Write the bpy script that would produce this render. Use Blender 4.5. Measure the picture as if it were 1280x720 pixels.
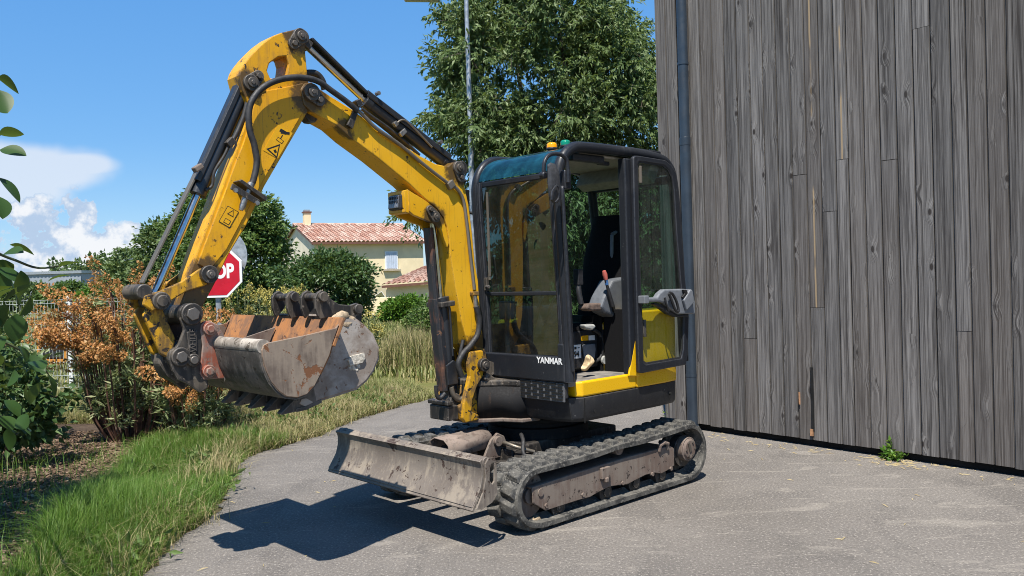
import bpy, bmesh, math, random
import numpy as np
from mathutils import Vector, Matrix
random.seed(7); rng = np.random.default_rng(11)
R = math.radians
scene = bpy.context.scene
for o in list(bpy.data.objects): bpy.data.objects.remove(o)
col = scene.collection

# ------------------------------------------------------------------ camera
FPX, PITCH, ROLL, CAMH = 1050.6, -0.012545, -0.029705, 1.5613
YAW, TX, TY = 3.897682, 0.161555, 6.195843          # machine heading and place on the ground
_fw = np.array([0, math.cos(PITCH), math.sin(PITCH)]); _up = np.array([0, -math.sin(PITCH), math.cos(PITCH)]); _rt = np.array([1., 0, 0])
_r = math.cos(ROLL)*_rt + math.sin(ROLL)*_up; _u = -math.sin(ROLL)*_rt + math.cos(ROLL)*_up
camd = bpy.data.cameras.new('camera'); cam = bpy.data.objects.new('camera', camd); col.objects.link(cam)
camd.sensor_width = 36; camd.lens = FPX/1280*36; camd.clip_start = .05; camd.clip_end = 3000
cam.matrix_world = Matrix(((_r[0], _u[0], -_fw[0], 0), (_r[1], _u[1], -_fw[1], 0), (_r[2], _u[2], -_fw[2], CAMH), (0, 0, 0, 1)))
scene.camera = cam
# ------------------------------------------------------------------ light
F2 = np.array([math.cos(YAW), math.sin(YAW)]); L2 = np.array([-F2[1], F2[0]])
sxy = .41*F2 + .32*L2
SUN = Vector((sxy[0], sxy[1], 1)).normalized()
sd = bpy.data.lights.new('sun', 'SUN'); sd.energy = 5.0; sd.angle = R(.53); sd.color = (1, .95, .87)
so = bpy.data.objects.new('sun', sd); col.objects.link(so); so.rotation_euler = SUN.to_track_quat('Z', 'Y').to_euler()
world = bpy.data.worlds.new('World'); scene.world = world; world.use_nodes = True
wn = world.node_tree.nodes; wl = world.node_tree.links; wn.clear()
wo = wn.new('ShaderNodeOutputWorld'); bg = wn.new('ShaderNodeBackground'); sky = wn.new('ShaderNodeTexSky')
sky.sky_type = 'NISHITA'; sky.sun_disc = False; sky.sun_elevation = math.asin(SUN.z); sky.sun_rotation = math.atan2(SUN.x, SUN.y)
sky.altitude = 150; sky.air_density = 1.0; sky.dust_density = .0; sky.ozone_density = 1.6
bg.inputs['Strength'].default_value = .105
def wnode(t, **k):
    n = wn.new(t)
    for a, b in k.items(): setattr(n, a, b)
    return n
def wmath(op, a, b=None):
    n = wnode('ShaderNodeMath', operation=op)
    for i, v in enumerate((a, b)):
        if v is None: continue
        if isinstance(v, (int, float)): n.inputs[i].default_value = v
        else: wl.new(v, n.inputs[i])
    return n.outputs[0]
def wsmooth(v, lo, hi):
    n = wnode('ShaderNodeMapRange', interpolation_type='SMOOTHSTEP'); wl.new(v, n.inputs['Value'])
    n.inputs['From Min'].default_value = lo; n.inputs['From Max'].default_value = hi
    return n.outputs['Result']
tc = wnode('ShaderNodeTexCoord'); sp = wnode('ShaderNodeSeparateXYZ'); wl.new(tc.outputs['Generated'], sp.inputs[0])
azi = wmath('ARCTAN2', sp.outputs['X'], sp.outputs['Y']); elv = wmath('ARCSINE', sp.outputs['Z'])
def pxdir(px, py):
    d = _fw + (px-640)/FPX*_r + (360-py)/FPX*_u; d = d/np.linalg.norm(d)
    return math.atan2(d[0], d[1]), math.asin(d[2])
nz = wnode('ShaderNodeTexNoise'); nz.inputs['Scale'].default_value = 34; nz.inputs['Detail'].default_value = 10; nz.inputs['Roughness'].default_value = .60
wl.new(tc.outputs['Generated'], nz.inputs['Vector'])
nzb = wnode('ShaderNodeTexNoise'); nzb.inputs['Scale'].default_value = 9; nzb.inputs['Detail'].default_value = 4
wl.new(tc.outputs['Generated'], nzb.inputs['Vector'])
def puff(px, py, wx, wy, amp=1.0):      # one heap of cumulus, standing at a bearing and height above the horizon
    a, e = pxdir(px, py)
    dx = wmath('DIVIDE', wmath('SUBTRACT', azi, a), wx/FPX); dy = wmath('DIVIDE', wmath('SUBTRACT', elv, e), wy/FPX)
    d = wmath('SQRT', wmath('ADD', wmath('MULTIPLY', dx, dx), wmath('MULTIPLY', dy, dy)))
    return wmath('MULTIPLY', wmath('SUBTRACT', 1.0, d), amp)
cum = None
for a in [(60, 322, 60, 34), (98, 268, 20, 30), (44, 288, 32, 40), (78, 300, 30, 26), (140, 308, 44, 26), (168, 302, 22, 24), (20, 335, 120, 26), (186, 320, 26, 20), (120, 322, 60, 22), (-150, 320, 130, 40), (-320, 300, 110, 60), (700, 340, 160, 20), (1900, 330, 300, 30)]:
    pf = puff(*a); cum = pf if cum is None else wmath('MAXIMUM', cum, pf)
nv = wmath('MULTIPLY', wmath('SUBTRACT', nz.outputs['Fac'], .52), 3.0)
cumv = wmath('ADD', cum, nv)
cmask = wmath('MULTIPLY', wsmooth(cumv, .06, .17), wsmooth(cum, -.30, .12))
anv = None
for a in [(10, 210, 130, 32), (95, 206, 55, 17), (0, 238, 80, 22)]:
    pf = puff(*a); anv = pf if anv is None else wmath('MAXIMUM', anv, pf)
anvv = wmath('ADD', anv, wmath('MULTIPLY', wmath('SUBTRACT', nzb.outputs['Fac'], .5), 1.3))
amask = wmath('MULTIPLY', wsmooth(anvv, -.02, .5), .78)
mask = wmath('MAXIMUM', wmath('MULTIPLY', cmask, .95), amask)
cl = wnode('ShaderNodeMix', data_type='RGBA'); cl.inputs[6].default_value = (2.9, 3.7, 4.9, 1); cl.inputs[7].default_value = (5.6, 5.7, 5.9, 1)
wl.new(wsmooth(wmath('ADD', cumv, wmath('MULTIPLY', nv, .9)), .0, .95), cl.inputs[0])
hs = wnode('ShaderNodeHueSaturation'); hs.inputs['Saturation'].default_value = 1.42; hs.inputs['Value'].default_value = 1.0
wl.new(sky.outputs[0], hs.inputs['Color'])
# clear summer air: the same deep blue all round, paler only towards the horizon
rmp = wnode('ShaderNodeValToRGB'); wl.new(wmath('DIVIDE', wmath('MAXIMUM', elv, 0.0), math.pi/2), rmp.inputs[0]); cr_ = rmp.color_ramp
for k_, (ps, cc) in enumerate(((0, (1.95, 3.45, 5.3)), (.10, (1.2, 2.75, 5.25)), (.28, (.74, 2.2, 5.1)), (1.0, (.55, 1.35, 3.1)))):
    e_ = cr_.elements[k_] if k_ < 2 else cr_.elements.new(ps); e_.position = ps; e_.color = (*[x/6 for x in cc], 1)
rs = wnode('ShaderNodeVectorMath', operation='SCALE'); wl.new(rmp.outputs[0], rs.inputs[0]); rs.inputs['Scale'].default_value = 6
skm = wnode('ShaderNodeMix', data_type='RGBA'); skm.inputs[0].default_value = .72; wl.new(hs.outputs[0], skm.inputs[6]); wl.new(rs.outputs[0], skm.inputs[7])
mx = wnode('ShaderNodeMix', data_type='RGBA'); wl.new(mask, mx.inputs[0]); wl.new(skm.outputs[2], mx.inputs[6]); ca = wnode('ShaderNodeMix', data_type='RGBA'); wl.new(cmask, ca.inputs[0]); ca.inputs[6].default_value = (4.7, 5.1, 5.7, 1); wl.new(cl.outputs[2], ca.inputs[7]); wl.new(ca.outputs[2], mx.inputs[7])
wl.new(mx.outputs[2], bg.inputs['Color']); wl.new(bg.outputs[0], wo.inputs['Surface'])
scene.view_settings.view_transform = 'Standard'; scene.view_settings.look = 'None'; scene.view_settings.exposure = 0.66; scene.view_settings.gamma = 1
scene.view_settings.use_curve_mapping = False
scene.cycles.filter_width = 1.0; scene.cycles.max_bounces = 8; scene.cycles.transparent_max_bounces = 16; scene.cycles.caustics_reflective = False; scene.cycles.caustics_refractive = False

# ------------------------------------------------------------------ pixels of the photograph to places
CO = np.array([0, 0, CAMH])
def ray(px, py): return _fw + (px-640)/FPX*_r + (360-py)/FPX*_u
def G(px, py, z=0.):                     # point on a level plane
    d = ray(px, py); t = (z-CO[2])/d[2]; return CO + t*d
def D(px, py, dist):                     # point at a distance in front of the camera
    d = ray(px, py); return CO + d*(dist/d[1])
def w2m(P):
    q = P[:2]-np.array([TX, TY]); return np.array([q@F2, q@L2, P[2]])
def m2w(P):
    q = np.array([TX, TY]) + P[0]*F2 + P[1]*L2; return np.array([q[0], q[1], P[2]])
_mo = w2m(CO)
def mpl(px, py, axis, val):
    d = ray(px, py); d = np.array([d[:2]@F2, d[:2]@L2, d[2]]); t = (val-_mo[axis])/d[axis]; return _mo + t*d
def my(px, py, Y):                       # machine side plane -> (X, Z)
    q = mpl(px, py, 1, Y); return (q[0], q[2])
def mys(pts, Y): return [my(a, b, Y) for a, b in pts]
def m3(px, py, Y): return mpl(px, py, 1, Y)

# ------------------------------------------------------------------ mesh helpers
class B:
    def __init__(s): s.v = []; s.f = []
    def add(s, vs, fs):
        o = len(s.v); s.v += [tuple(map(float, v)) for v in vs]; s.f += [tuple(i+o for i in f) for f in fs]; return s
    def box(s, c, d, rz=0, ry=0, rx=0):
        M = Matrix.Rotation(rz, 3, 'Z') @ Matrix.Rotation(ry, 3, 'Y') @ Matrix.Rotation(rx, 3, 'X'); c = Vector(c)
        vs = [c + M @ Vector((x*d[0]/2, y*d[1]/2, z*d[2]/2)) for x in (-1, 1) for y in (-1, 1) for z in (-1, 1)]
        return s.add(vs, [(0, 1, 3, 2), (4, 6, 7, 5), (0, 4, 5, 1), (2, 3, 7, 6), (0, 2, 6, 4), (1, 5, 7, 3)])
    def bar(s, a, b, w, h, up=(0, 0, 1)):
        a = Vector(a); b = Vector(b); d = (b-a).normalized(); sd_ = d.cross(Vector(up)).normalized(); u = sd_.cross(d)
        vs = [p + sd_*x*w/2 + u*z*h/2 for p in (a, b) for x, z in ((-1, -1), (1, -1), (1, 1), (-1, 1))]
        return s.add(vs, [(3, 2, 1, 0), (4, 5, 6, 7), (0, 1, 5, 4), (1, 2, 6, 5), (2, 3, 7, 6), (3, 0, 4, 7)])
    def cyl(s, a, b, r, r2=None, n=16, caps=True):
        return s.tube([a, b], [r, r if r2 is None else r2], n, caps)
    def tube(s, pts, r, n=10, caps=True):
        P = [Vector(p) for p in pts]; m = len(P)
        rr = r if isinstance(r, (list, tuple)) else [r]*m
        o = len(s.v); t0 = (P[1]-P[0]).normalized(); u = t0.orthogonal().normalized()
        for i in range(m):
            t = ((P[min(i+1, m-1)]-P[max(i-1, 0)]).normalized())
            u = (u - t*u.dot(t)).normalized(); w = t.cross(u)
            for k in range(n):
                a = 2*math.pi*k/n; s.v.append(tuple(P[i] + (u*math.cos(a)+w*math.sin(a))*rr[i]))
        for i in range(m-1):
            for k in range(n):
                k2 = (k+1) % n; s.f.append((o+i*n+k, o+i*n+k2, o+(i+1)*n+k2, o+(i+1)*n+k))
        if caps: s.f.append(tuple(o+k for k in reversed(range(n)))); s.f.append(tuple(o+(m-1)*n+k for k in range(n)))
        return s
    def prism(s, pts, y0, y1):           # polygon in machine X,Z extruded along Y
        n = len(pts); A = sum(pts[i][0]*pts[(i+1) % n][1]-pts[(i+1) % n][0]*pts[i][1] for i in range(n))
        if A < 0: pts = pts[::-1]
        lo, hi = min(y0, y1), max(y0, y1)
        vs = [(x, lo, z) for x, z in pts] + [(x, hi, z) for x, z in pts]
        fs = [tuple(range(n)), tuple(reversed(range(n, 2*n)))] + [(i, i+n, (i+1) % n+n, (i+1) % n) for i in range(n)]
        return s.add(vs, fs)
    def prism_hole(s, out, hole, y0, y1):
        def ccw(p):
            A = sum(p[i][0]*p[(i+1) % len(p)][1]-p[(i+1) % len(p)][0]*p[i][1] for i in range(len(p))); return p if A > 0 else p[::-1]
        out = ccw(list(out)); hole = ccw(list(hole)); n, m = len(out), len(hole)
        near = lambda h: min(range(n), key=lambda i: (out[i][0]-h[0])**2+(out[i][1]-h[1])**2)
        h0, h1 = min(range(m), key=lambda i: hole[i][0]), max(range(m), key=lambda i: hole[i][0]); o0, o1 = near(hole[h0]), near(hole[h1])
        lo, hi = min(y0, y1), max(y0, y1); P = out+hole; T = len(P)
        vs = [(x, lo, z) for x, z in P]+[(x, hi, z) for x, z in P]
        def rg(a, b, k, base=0):
            r_ = [a]
            while r_[-1] != b: r_.append((r_[-1]+1) % k)
            return [base+i for i in r_]
        A1 = rg(o0, o1, n)+list(reversed(rg(h0, h1, m, n))); A2 = rg(o1, o0, n)+list(reversed(rg(h1, h0, m, n)))
        fs = []
        for A_ in (A1, A2): fs += [tuple(A_), tuple(i+T for i in reversed(A_))]
        fs += [(i, i+T, (i+1) % n+T, (i+1) % n) for i in range(n)]
        fs += [(n+(i+1) % m, n+(i+1) % m+T, n+i+T, n+i) for i in range(m)]
        return s.add(vs, fs)
    def strip(s, pts, th, y0, y1):       # open profile in X,Z given a thickness, extruded along Y
        P = [Vector((p[0], p[1])) for p in pts]; inn = []
        for i in range(len(P)):
            t = (P[min(i+1, len(P)-1)]-P[max(i-1, 0)]).normalized(); inn.append(P[i]+Vector((-t.y, t.x))*th)
        lo, hi = min(y0, y1), max(y0, y1); n = len(P)
        vs = [(p.x, y, p.y) for y in (lo, hi) for p in P]+[(p.x, y, p.y) for y in (lo, hi) for p in inn]
        a, b, c, d = 0, n, 2*n, 3*n; fs = []
        for i in range(n-1):
            fs += [(a+i, a+i+1, b+i+1, b+i), (c+i, d+i, d+i+1, c+i+1), (a+i, c+i, c+i+1, a+i+1), (b+i, b+i+1, d+i+1, d+i)]
        fs += [(a, b, d, c), (a+n-1, c+n-1, d+n-1, b+n-1)]
        return s.add(vs, fs)
    def grid(s, rows, close=False):      # rows of equal length
        o = len(s.v); m = len(rows); n = len(rows[0])
        for r_ in rows: s.v += [tuple(map(float, p)) for p in r_]
        for i in range(m-1):
            for k in range(n if close else n-1):
                k2 = (k+1) % n; s.f.append((o+i*n+k, o+i*n+k2, o+(i+1)*n+k2, o+(i+1)*n+k))
        return s
    def make(s, name, mat, parent=None, smooth=0, bevel=0, seg=2, fix=True):
        me = bpy.data.meshes.new(name); me.from_pydata(s.v, [], s.f); 
        if fix:
            bm = bmesh.new(); bm.from_mesh(me); bmesh.ops.recalc_face_normals(bm, faces=bm.faces); bm.to_mesh(me); bm.free()
        me.update()
        o = bpy.data.objects.new(name, me); col.objects.link(o)
        if mat: me.materials.append(mat)
        if parent: o.parent = parent
        if smooth:
            me.polygons.foreach_set('use_smooth', [True]*len(me.polygons)); me.set_sharp_from_angle(angle=R(smooth))
        if bevel:
            m = o.modifiers.new('bevel', 'BEVEL'); m.width = bevel; m.segments = seg; m.limit_method = 'ANGLE'; m.angle_limit = R(35)
        return o
def tag(o, label=None, cat=None, group=None, kind=None):
    if label: o['label'] = label
    if cat: o['category'] = cat
    if group: o['group'] = group
    if kind: o['kind'] = kind
    return o
def empty(name, loc=(0, 0, 0), rz=0, parent=None):
    o = bpy.data.objects.new(name, None); col.objects.link(o); o.location = loc; o.rotation_euler = (0, 0, rz); o.empty_display_size = .2
    if parent: o.parent = parent
    return o
def clone(o, parent=None):
    c = o.copy(); col.objects.link(c); c.parent = parent; return c
def smooth_path(pts, n=6):
    P = [Vector(p) for p in pts]; out = []
    for i in range(len(P)-1):
        p0, p1, p2, p3 = P[max(i-1, 0)], P[i], P[i+1], P[min(i+2, len(P)-1)]
        for k in range(n):
            t = k/n; out.append(.5*((2*p1)+(p2-p0)*t+(2*p0-5*p1+4*p2-p3)*t*t+(3*p1-p0-3*p2+p3)*t**3))
    return out+[P[-1]]
def text_mesh(name, s, size, mat, parent, M, ext=.002, bold=.0):
    cu = bpy.data.curves.new(name+'_c', 'FONT'); cu.body = s; cu.size = size; cu.extrude = ext; cu.offset = bold; cu.align_x = 'CENTER'; cu.align_y = 'CENTER'
    t = bpy.data.objects.new('t', cu); col.objects.link(t)
    me = bpy.data.meshes.new_from_object(t.evaluated_get(bpy.context.evaluated_depsgraph_get())); bpy.data.objects.remove(t)
    me.materials.clear(); me.materials.append(mat); me.name = name
    me.transform(M)
    o = bpy.data.objects.new(name, me); col.objects.link(o); o.parent = parent; return o

# ------------------------------------------------------------------ materials
class NT:
    def __init__(s, name):
        s.m = bpy.data.materials.new(name); s.m.use_nodes = True; s.t = s.m.node_tree; s.n = s.t.nodes; s.l = s.t.links
        s.n.clear(); s.out = s.n.new('ShaderNodeOutputMaterial')
    def new(s, t, **k):
        n = s.n.new(t)
        for a, b in k.items(): setattr(n, a, b)
        return n
    def set(s, sock, v):
        if v is None: return
        if hasattr(v, 'is_output'): s.l.new(v, sock)
        elif isinstance(v, (tuple, list)) and len(v) == 3 and sock.type == 'RGBA': sock.default_value = (*v, 1)
        else: sock.default_value = v
    def coord(s, scale=(1, 1, 1), kind='Object', off=None):
        c = s.new('ShaderNodeTexCoord'); mp = s.new('ShaderNodeMapping'); s.l.new(c.outputs[kind], mp.inputs[0]); mp.inputs['Scale'].default_value = scale
        if off is not None: s.set(mp.inputs['Location'], off)
        return mp.outputs[0]
    def noise(s, vec, scale=5, detail=4, rough=.55, dist=0, out='Fac'):
        n = s.new('ShaderNodeTexNoise'); s.set(n.inputs['Vector'], vec); n.inputs['Scale'].default_value = scale; n.inputs['Detail'].default_value = detail
        n.inputs['Roughness'].default_value = rough; n.inputs['Distortion'].default_value = dist; return n.outputs[out]
    def voro(s, vec, scale=5, out='Distance', feature='F1', rnd=1):
        n = s.new('ShaderNodeTexVoronoi', feature=feature); s.set(n.inputs['Vector'], vec); n.inputs['Scale'].default_value = scale; n.inputs['Randomness'].default_value = rnd; return n.outputs[out]
    def step(s, v, lo, hi, a=0., b=1.):
        n = s.new('ShaderNodeMapRange', interpolation_type='SMOOTHSTEP'); s.set(n.inputs['Value'], v)
        for k, x in (('From Min', lo), ('From Max', hi), ('To Min', a), ('To Max', b)): n.inputs[k].default_value = x
        return n.outputs['Result']
    def math(s, op, a, b=None, c=None):
        n = s.new('ShaderNodeMath', operation=op)
        for i, v in enumerate((a, b, c)): s.set(n.inputs[i], v)
        return n.outputs[0]
    def mix(s, f, a, b, mode='MIX'):
        n = s.new('ShaderNodeMix', data_type='RGBA', blend_type=mode); s.set(n.inputs[0], f); s.set(n.inputs[6], a); s.set(n.inputs[7], b); return n.outputs[2]
    def sep(s, vec):
        n = s.new('ShaderNodeSeparateXYZ'); s.l.new(vec, n.inputs[0]); return n.outputs
    def bump(s, h, strength=.3, dist=.01):
        n = s.new('ShaderNodeBump'); s.set(n.inputs['Height'], h); n.inputs['Strength'].default_value = strength; n.inputs['Distance'].default_value = dist; return n.outputs[0]
    def bsdf(s, color, rough=.5, metal=0., normal=None, spec=.5, **k):
        p = s.new('ShaderNodeBsdfPrincipled'); s.set(p.inputs['Base Color'], color); s.set(p.inputs['Roughness'], rough); s.set(p.inputs['Metallic'], metal)
        s.set(p.inputs['Specular IOR Level'], spec); s.set(p.inputs['Normal'], normal)
        for a, b in k.items(): s.set(p.inputs[a.replace('_', ' ')], b)
        s.l.new(p.outputs[0], s.out.inputs['Surface']); return p
def plain(name, c, rough=.5, metal=0., var=.18, vs=14, bump=0.05, spec=.5):
    t = NT(name); v = t.coord(); n = t.noise(v, vs, 5)
    dark = tuple(x*(1-var*1.6) for x in c); lite = tuple(min(1, x*(1+var)) for x in c)
    t.bsdf(t.mix(t.step(n, .3, .7), dark, lite), t.step(t.noise(v, vs*2.3, 3), .2, .8, max(.03, rough-.1), min(1, rough+.12)), metal, t.bump(t.noise(v, vs*6, 3), bump, .004), spec); return t.m
def worn(name, base, base2, dirt, chip, rough=.42, metal=0., dirt_lo=.5, dirt_hi=.75, chip_thr=.66, dscale=3., cscale=22, streak=True, bump=.15, spec=.5, low=None, edge=None, scratch=0., grease=None):
    """painted metal: paint that varies, dust film in streaks, chipped spots"""
    t = NT(name); v = t.coord(); vs = t.coord((9, 9, 1.2)) if streak else v
    big = t.noise(v, dscale, 6, .62); stk = t.noise(vs, 3.2, 5, .6)
    c = t.mix(t.step(t.noise(v, 1.7, 3), .3, .7), base, base2)
    dm = t.math('MULTIPLY', t.step(t.math('ADD', t.math('MULTIPLY', big, .6), t.math('MULTIPLY', stk, .4)), dirt_lo, dirt_hi), .85)
    if low:      # this end of the thing is the mucky one
        z = t.sep(t.coord())[2]; dm = t.math('MAXIMUM', dm, t.math('MULTIPLY', t.step(z, low[1], low[0]), t.step(t.noise(v, dscale*3, 6, .65), .42, .56)))
    c = t.mix(dm, c, dirt)
    if scratch:
        sv = t.new('ShaderNodeMapping'); t.l.new(v, sv.inputs[0]); sv.inputs['Rotation'].default_value = (.3, .7, .2); sv.inputs['Scale'].default_value = (60, 60, 4)
        c = t.mix(t.step(t.noise(sv.outputs[0], 1.0, 3, .6), .56, .68, 0, scratch), c, dirt)
    ch = t.step(t.noise(v, cscale, 5, .7, .4), chip_thr, chip_thr+.035)
    c = t.mix(ch, c, chip)
    if grease:       # grease and dust that creeps out round the pins
        gm_ = None; pv = t.coord()
        for (gx_, gy_, gz_, gr_) in grease:
            dn = t.new('ShaderNodeVectorMath', operation='DISTANCE'); t.l.new(pv, dn.inputs[0]); dn.inputs[1].default_value = (gx_, gy_, gz_); k_ = t.math('DIVIDE', dn.outputs['Value'], gr_); gm_ = k_ if gm_ is None else t.math('MINIMUM', gm_, k_)
        nn_ = t.noise(v, 13, 6, .7); c = t.mix(t.math('MULTIPLY', t.step(t.math('ADD', gm_, t.math('MULTIPLY', nn_, 1.3)), 1.62, 1.30), .9), c, (.045, .030, .018))
    if edge:
        bv = t.new('ShaderNodeBevel', samples=4); bv.inputs['Radius'].default_value = .007; gn = t.new('ShaderNodeNewGeometry'); dt = t.new('ShaderNodeVectorMath', operation='DOT_PRODUCT'); t.l.new(bv.outputs[0], dt.inputs[0]); t.l.new(gn.outputs['True Normal'], dt.inputs[1])
        c = t.mix(t.math('MULTIPLY', t.step(t.math('ABSOLUTE', dt.outputs['Value']), .985, .93), t.step(t.noise(v, 26, 5, .7), .36, .52)), c, edge)
    fine = t.noise(v, 90, 3)
    c = t.mix(t.step(fine, .62, .75, 0, .35), c, dirt)
    rg = t.math('ADD', t.math('MULTIPLY', dm, .35), t.step(fine, .3, .7, rough-.06, rough+.1))
    hgt = t.math('SUBTRACT', t.math('MULTIPLY', fine, .25), t.math('MULTIPLY', ch, .5))
    t.bsdf(c, rg, metal, t.bump(hgt, bump, .006), spec); return t.m
M = {}
PINS = [(*m3(a_, c_, 0.), r_) for a_, c_, r_ in ((388, 116, .15), (374, 46, .11), (313, 104, .11), (258, 346, .13), (543, 271, .11), (572, 212, .13), (600, 452, .24), (240, 392, .22), (191, 376, .16), (430, 165, .09))]
M['yellow'] = worn('yellow_paint', (.70, .345, .004), (.80, .44, .022), (.38, .205, .03), (.055, .032, .016), rough=.36, dirt_lo=.545, dirt_hi=.74, chip_thr=.63, edge=(.13, .075, .03), scratch=.35, grease=PINS)
M['yellow_arm'] = worn('yellow_paint_arm', (.70, .335, .004), (.77, .39, .006), (.34, .17, .022), (.05, .03, .015), rough=.4, dirt_lo=.53, dirt_hi=.70, chip_thr=.61, low=(1.28, 1.60), edge=(.14, .08, .03), scratch=.4, grease=PINS)
M['yellow_dirty'] = worn('yellow_paint_grimy', (.56, .29, .008), (.64, .33, .008), (.10, .062, .03), (.03, .02, .013), rough=.5, dirt_lo=.43, dirt_hi=.56, chip_thr=.56, dscale=7, edge=(.05, .034, .022))
M['yellow_body'] = worn('yellow_body_paint', (.76, .42, .004), (.80, .45, .006), (.42, .25, .05), (.10, .07, .03), rough=.3, dirt_lo=.66, dirt_hi=.95, chip_thr=.74)
M['black'] = worn('black_paint', (.0125, .0135, .016), (.020, .021, .024), (.050, .046, .042), (.14, .13, .12), rough=.5, dirt_lo=.50, dirt_hi=.70, chip_thr=.66, cscale=40, edge=(.06, .056, .052), scratch=.18, spec=.35)
M['black_frame'] = worn('black_frame_paint', (.0115, .0135, .018), (.018, .020, .025), (.06, .06, .06), (.13, .13, .13), rough=.38, dirt_lo=.52, dirt_hi=.80, chip_thr=.68, cscale=45, edge=(.055, .055, .06), spec=.32)
M['black_grime'] = worn('greasy_black_steel', (.014, .013, .013), (.03, .027, .024), (.12, .098, .074), (.19, .16, .13), rough=.5, dirt_lo=.46, dirt_hi=.62, chip_thr=.61, cscale=26, edge=(.15, .13, .11), scratch=.3)
M['cyl_black'] = worn('cylinder_black_paint', (.018, .020, .024), (.028, .030, .034), (.08, .07, .06), (.12, .09, .07), rough=.34, dirt_lo=.55, dirt_hi=.9, chip_thr=.70)
M['guard_rusty'] = worn('rusty_guard_paint', (.016, .018, .022), (.024, .026, .03), (.13, .055, .03), (.18, .09, .05), rough=.45, dirt_lo=.47, dirt_hi=.60, chip_thr=.62, dscale=4, edge=(.10, .07, .05))
M['black_cast'] = worn('matt_black_casting', (.010, .010, .011), (.018, .017, .017), (.075, .048, .034), (.11, .085, .065), rough=.72, dirt_lo=.52, dirt_hi=.66, chip_thr=.66, dscale=4, spec=.2)
M['chrome'] = plain('chromed_rod', (.50, .50, .50), .16, 1., .05, 10, .02)
M['pin'] = worn('pin_steel', (.16, .14, .12), (.22, .20, .18), (.09, .07, .05), (.05, .04, .03), rough=.45, metal=.7, dirt_lo=.4, dirt_hi=.7)
M['steel_tube'] = worn('dull_steel_tube', (.19, .165, .13), (.25, .22, .18), (.11, .09, .07), (.30, .27, .2), rough=.45, metal=.6)
M['hose'] = plain('rubber_hose', (.028, .027, .027), .6, 0, .3, 30, .08)
M['fitting'] = plain('hose_fitting', (.42, .39, .35), .38, .9, .2, 40, .1)
M['rust_plate'] = worn('rusty_track_plate', (.105, .070, .055), (.150, .108, .086), (.20, .165, .135), (.04, .028, .023), rough=.72, dirt_lo=.42, dirt_hi=.60, chip_thr=.60, dscale=5, bump=.4, edge=(.24, .185, .15), scratch=.4)
M['blade'] = worn('worn_blade_steel', (.120, .096, .078), (.185, .155, .128), (.285, .24, .188), (.055, .034, .025), rough=.66, metal=.1, dirt_lo=.48, dirt_hi=.60, chip_thr=.585, dscale=6, cscale=11, bump=.45, edge=(.26, .22, .18), scratch=.4)
M['bucket'] = worn('bucket_steel', (.112, .080, .060), (.178, .136, .106), (.30, .24, .183), (.19, .08, .035), rough=.62, metal=.1, dirt_lo=.41, dirt_hi=.58, chip_thr=.57, dscale=5, cscale=8, bump=.3, edge=(.30, .16, .09), scratch=.7)
M['bucket_dark'] = worn('bucket_shell_steel', (.04, .037, .035), (.07, .064, .058), (.16, .14, .12), (.03, .025, .02), rough=.62, metal=.1, dirt_lo=.45, dirt_hi=.62, chip_thr=.6, dscale=7, bump=.35, edge=(.2, .17, .14), scratch=.6)
M['rust_orange'] = worn('fresh_rust', (.30, .118, .036), (.40, .175, .06), (.17, .092, .055), (.10, .05, .03), rough=.8, dirt_lo=.44, dirt_hi=.58, chip_thr=.6, dscale=7, bump=.35, scratch=.5)
M['red_ear'] = worn('red_oxide_paint', (.23, .058, .032), (.29, .085, .048), (.25, .19, .155), (.17, .13, .11), rough=.62, dirt_lo=.43, dirt_hi=.55, chip_thr=.57, dscale=8, cscale=16, bump=.3, edge=(.36, .28, .23))
M['pale_tube'] = worn('dusty_tube', (.34, .30, .25), (.44, .39, .33), (.20, .17, .14), (.10, .08, .06), rough=.8, dirt_lo=.44, dirt_hi=.56, chip_thr=.57, dscale=10, cscale=18, bump=.4)
M['grey_bucket'] = worn('dusty_grey_bucket', (.31, .275, .24), (.40, .36, .32), (.22, .175, .14), (.17, .10, .065), rough=.85, dirt_lo=.45, dirt_hi=.60, chip_thr=.585, dscale=8, cscale=26, bump=.6, streak=False, edge=(.24, .14, .09))
M['soil'] = plain('dried_soil', (.40, .31, .21), .95, 0, .35, 30, .8, .1)
M['pale_mortar'] = plain('pale_mortar', (.62, .57, .48), .95, 0, .3, 60, 1.2, .1)
M['grey_plastic'] = plain('grey_plastic', (.165, .175, .19), .45, 0, .08, 30, .04)
M['mirror_plastic'] = plain('mirror_plastic', (.05, .05, .053), .5, 0, .2, 60, .3)
M['console'] = plain('console_plastic', (.115, .124, .138), .5, 0, .08, 30, .04)
M['dark_plastic'] = plain('dark_plastic', (.022, .022, .024), .5, 0, .2, 40, .08)
M['seat'] = plain('seat_cloth', (.010, .010, .011), .95, 0, .25, 120, .3, .15)
M['headliner'] = plain('headliner', (.36, .345, .31), .9, 0, .1, 30, .1)
M['mat'] = worn('floor_mat', (.09, .085, .08), (.12, .115, .105), (.26, .235, .2), (.3, .28, .24), rough=.85, dirt_lo=.42, dirt_hi=.62, dscale=8, streak=False)
M['rag'] = plain('beige_rag', (.62, .47, .28), .9, 0, .25, 25, .4, .2)
M['white'] = plain('white_paint', (.78, .78, .76), .45, 0, .05, 20, .03)
M['sticker_yellow'] = plain('yellow_sticker', (.74, .38, .006), .4, 0, .05, 30, .02)
M['ink'] = plain('black_ink', (.012, .012, .012), .5, 0, .1, 30, .02)
M['amber'] = plain('amber_lens', (.95, .36, .0), .2, 0, .05, 20, .02)
M['green_lens'] = plain('green_lens', (.005, .22, .13), .2, 0, .05, 20, .02)
M['red_knob'] = plain('faded_red_grip', (.55, .13, .10), .5, 0, .1, 30, .03)
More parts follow.
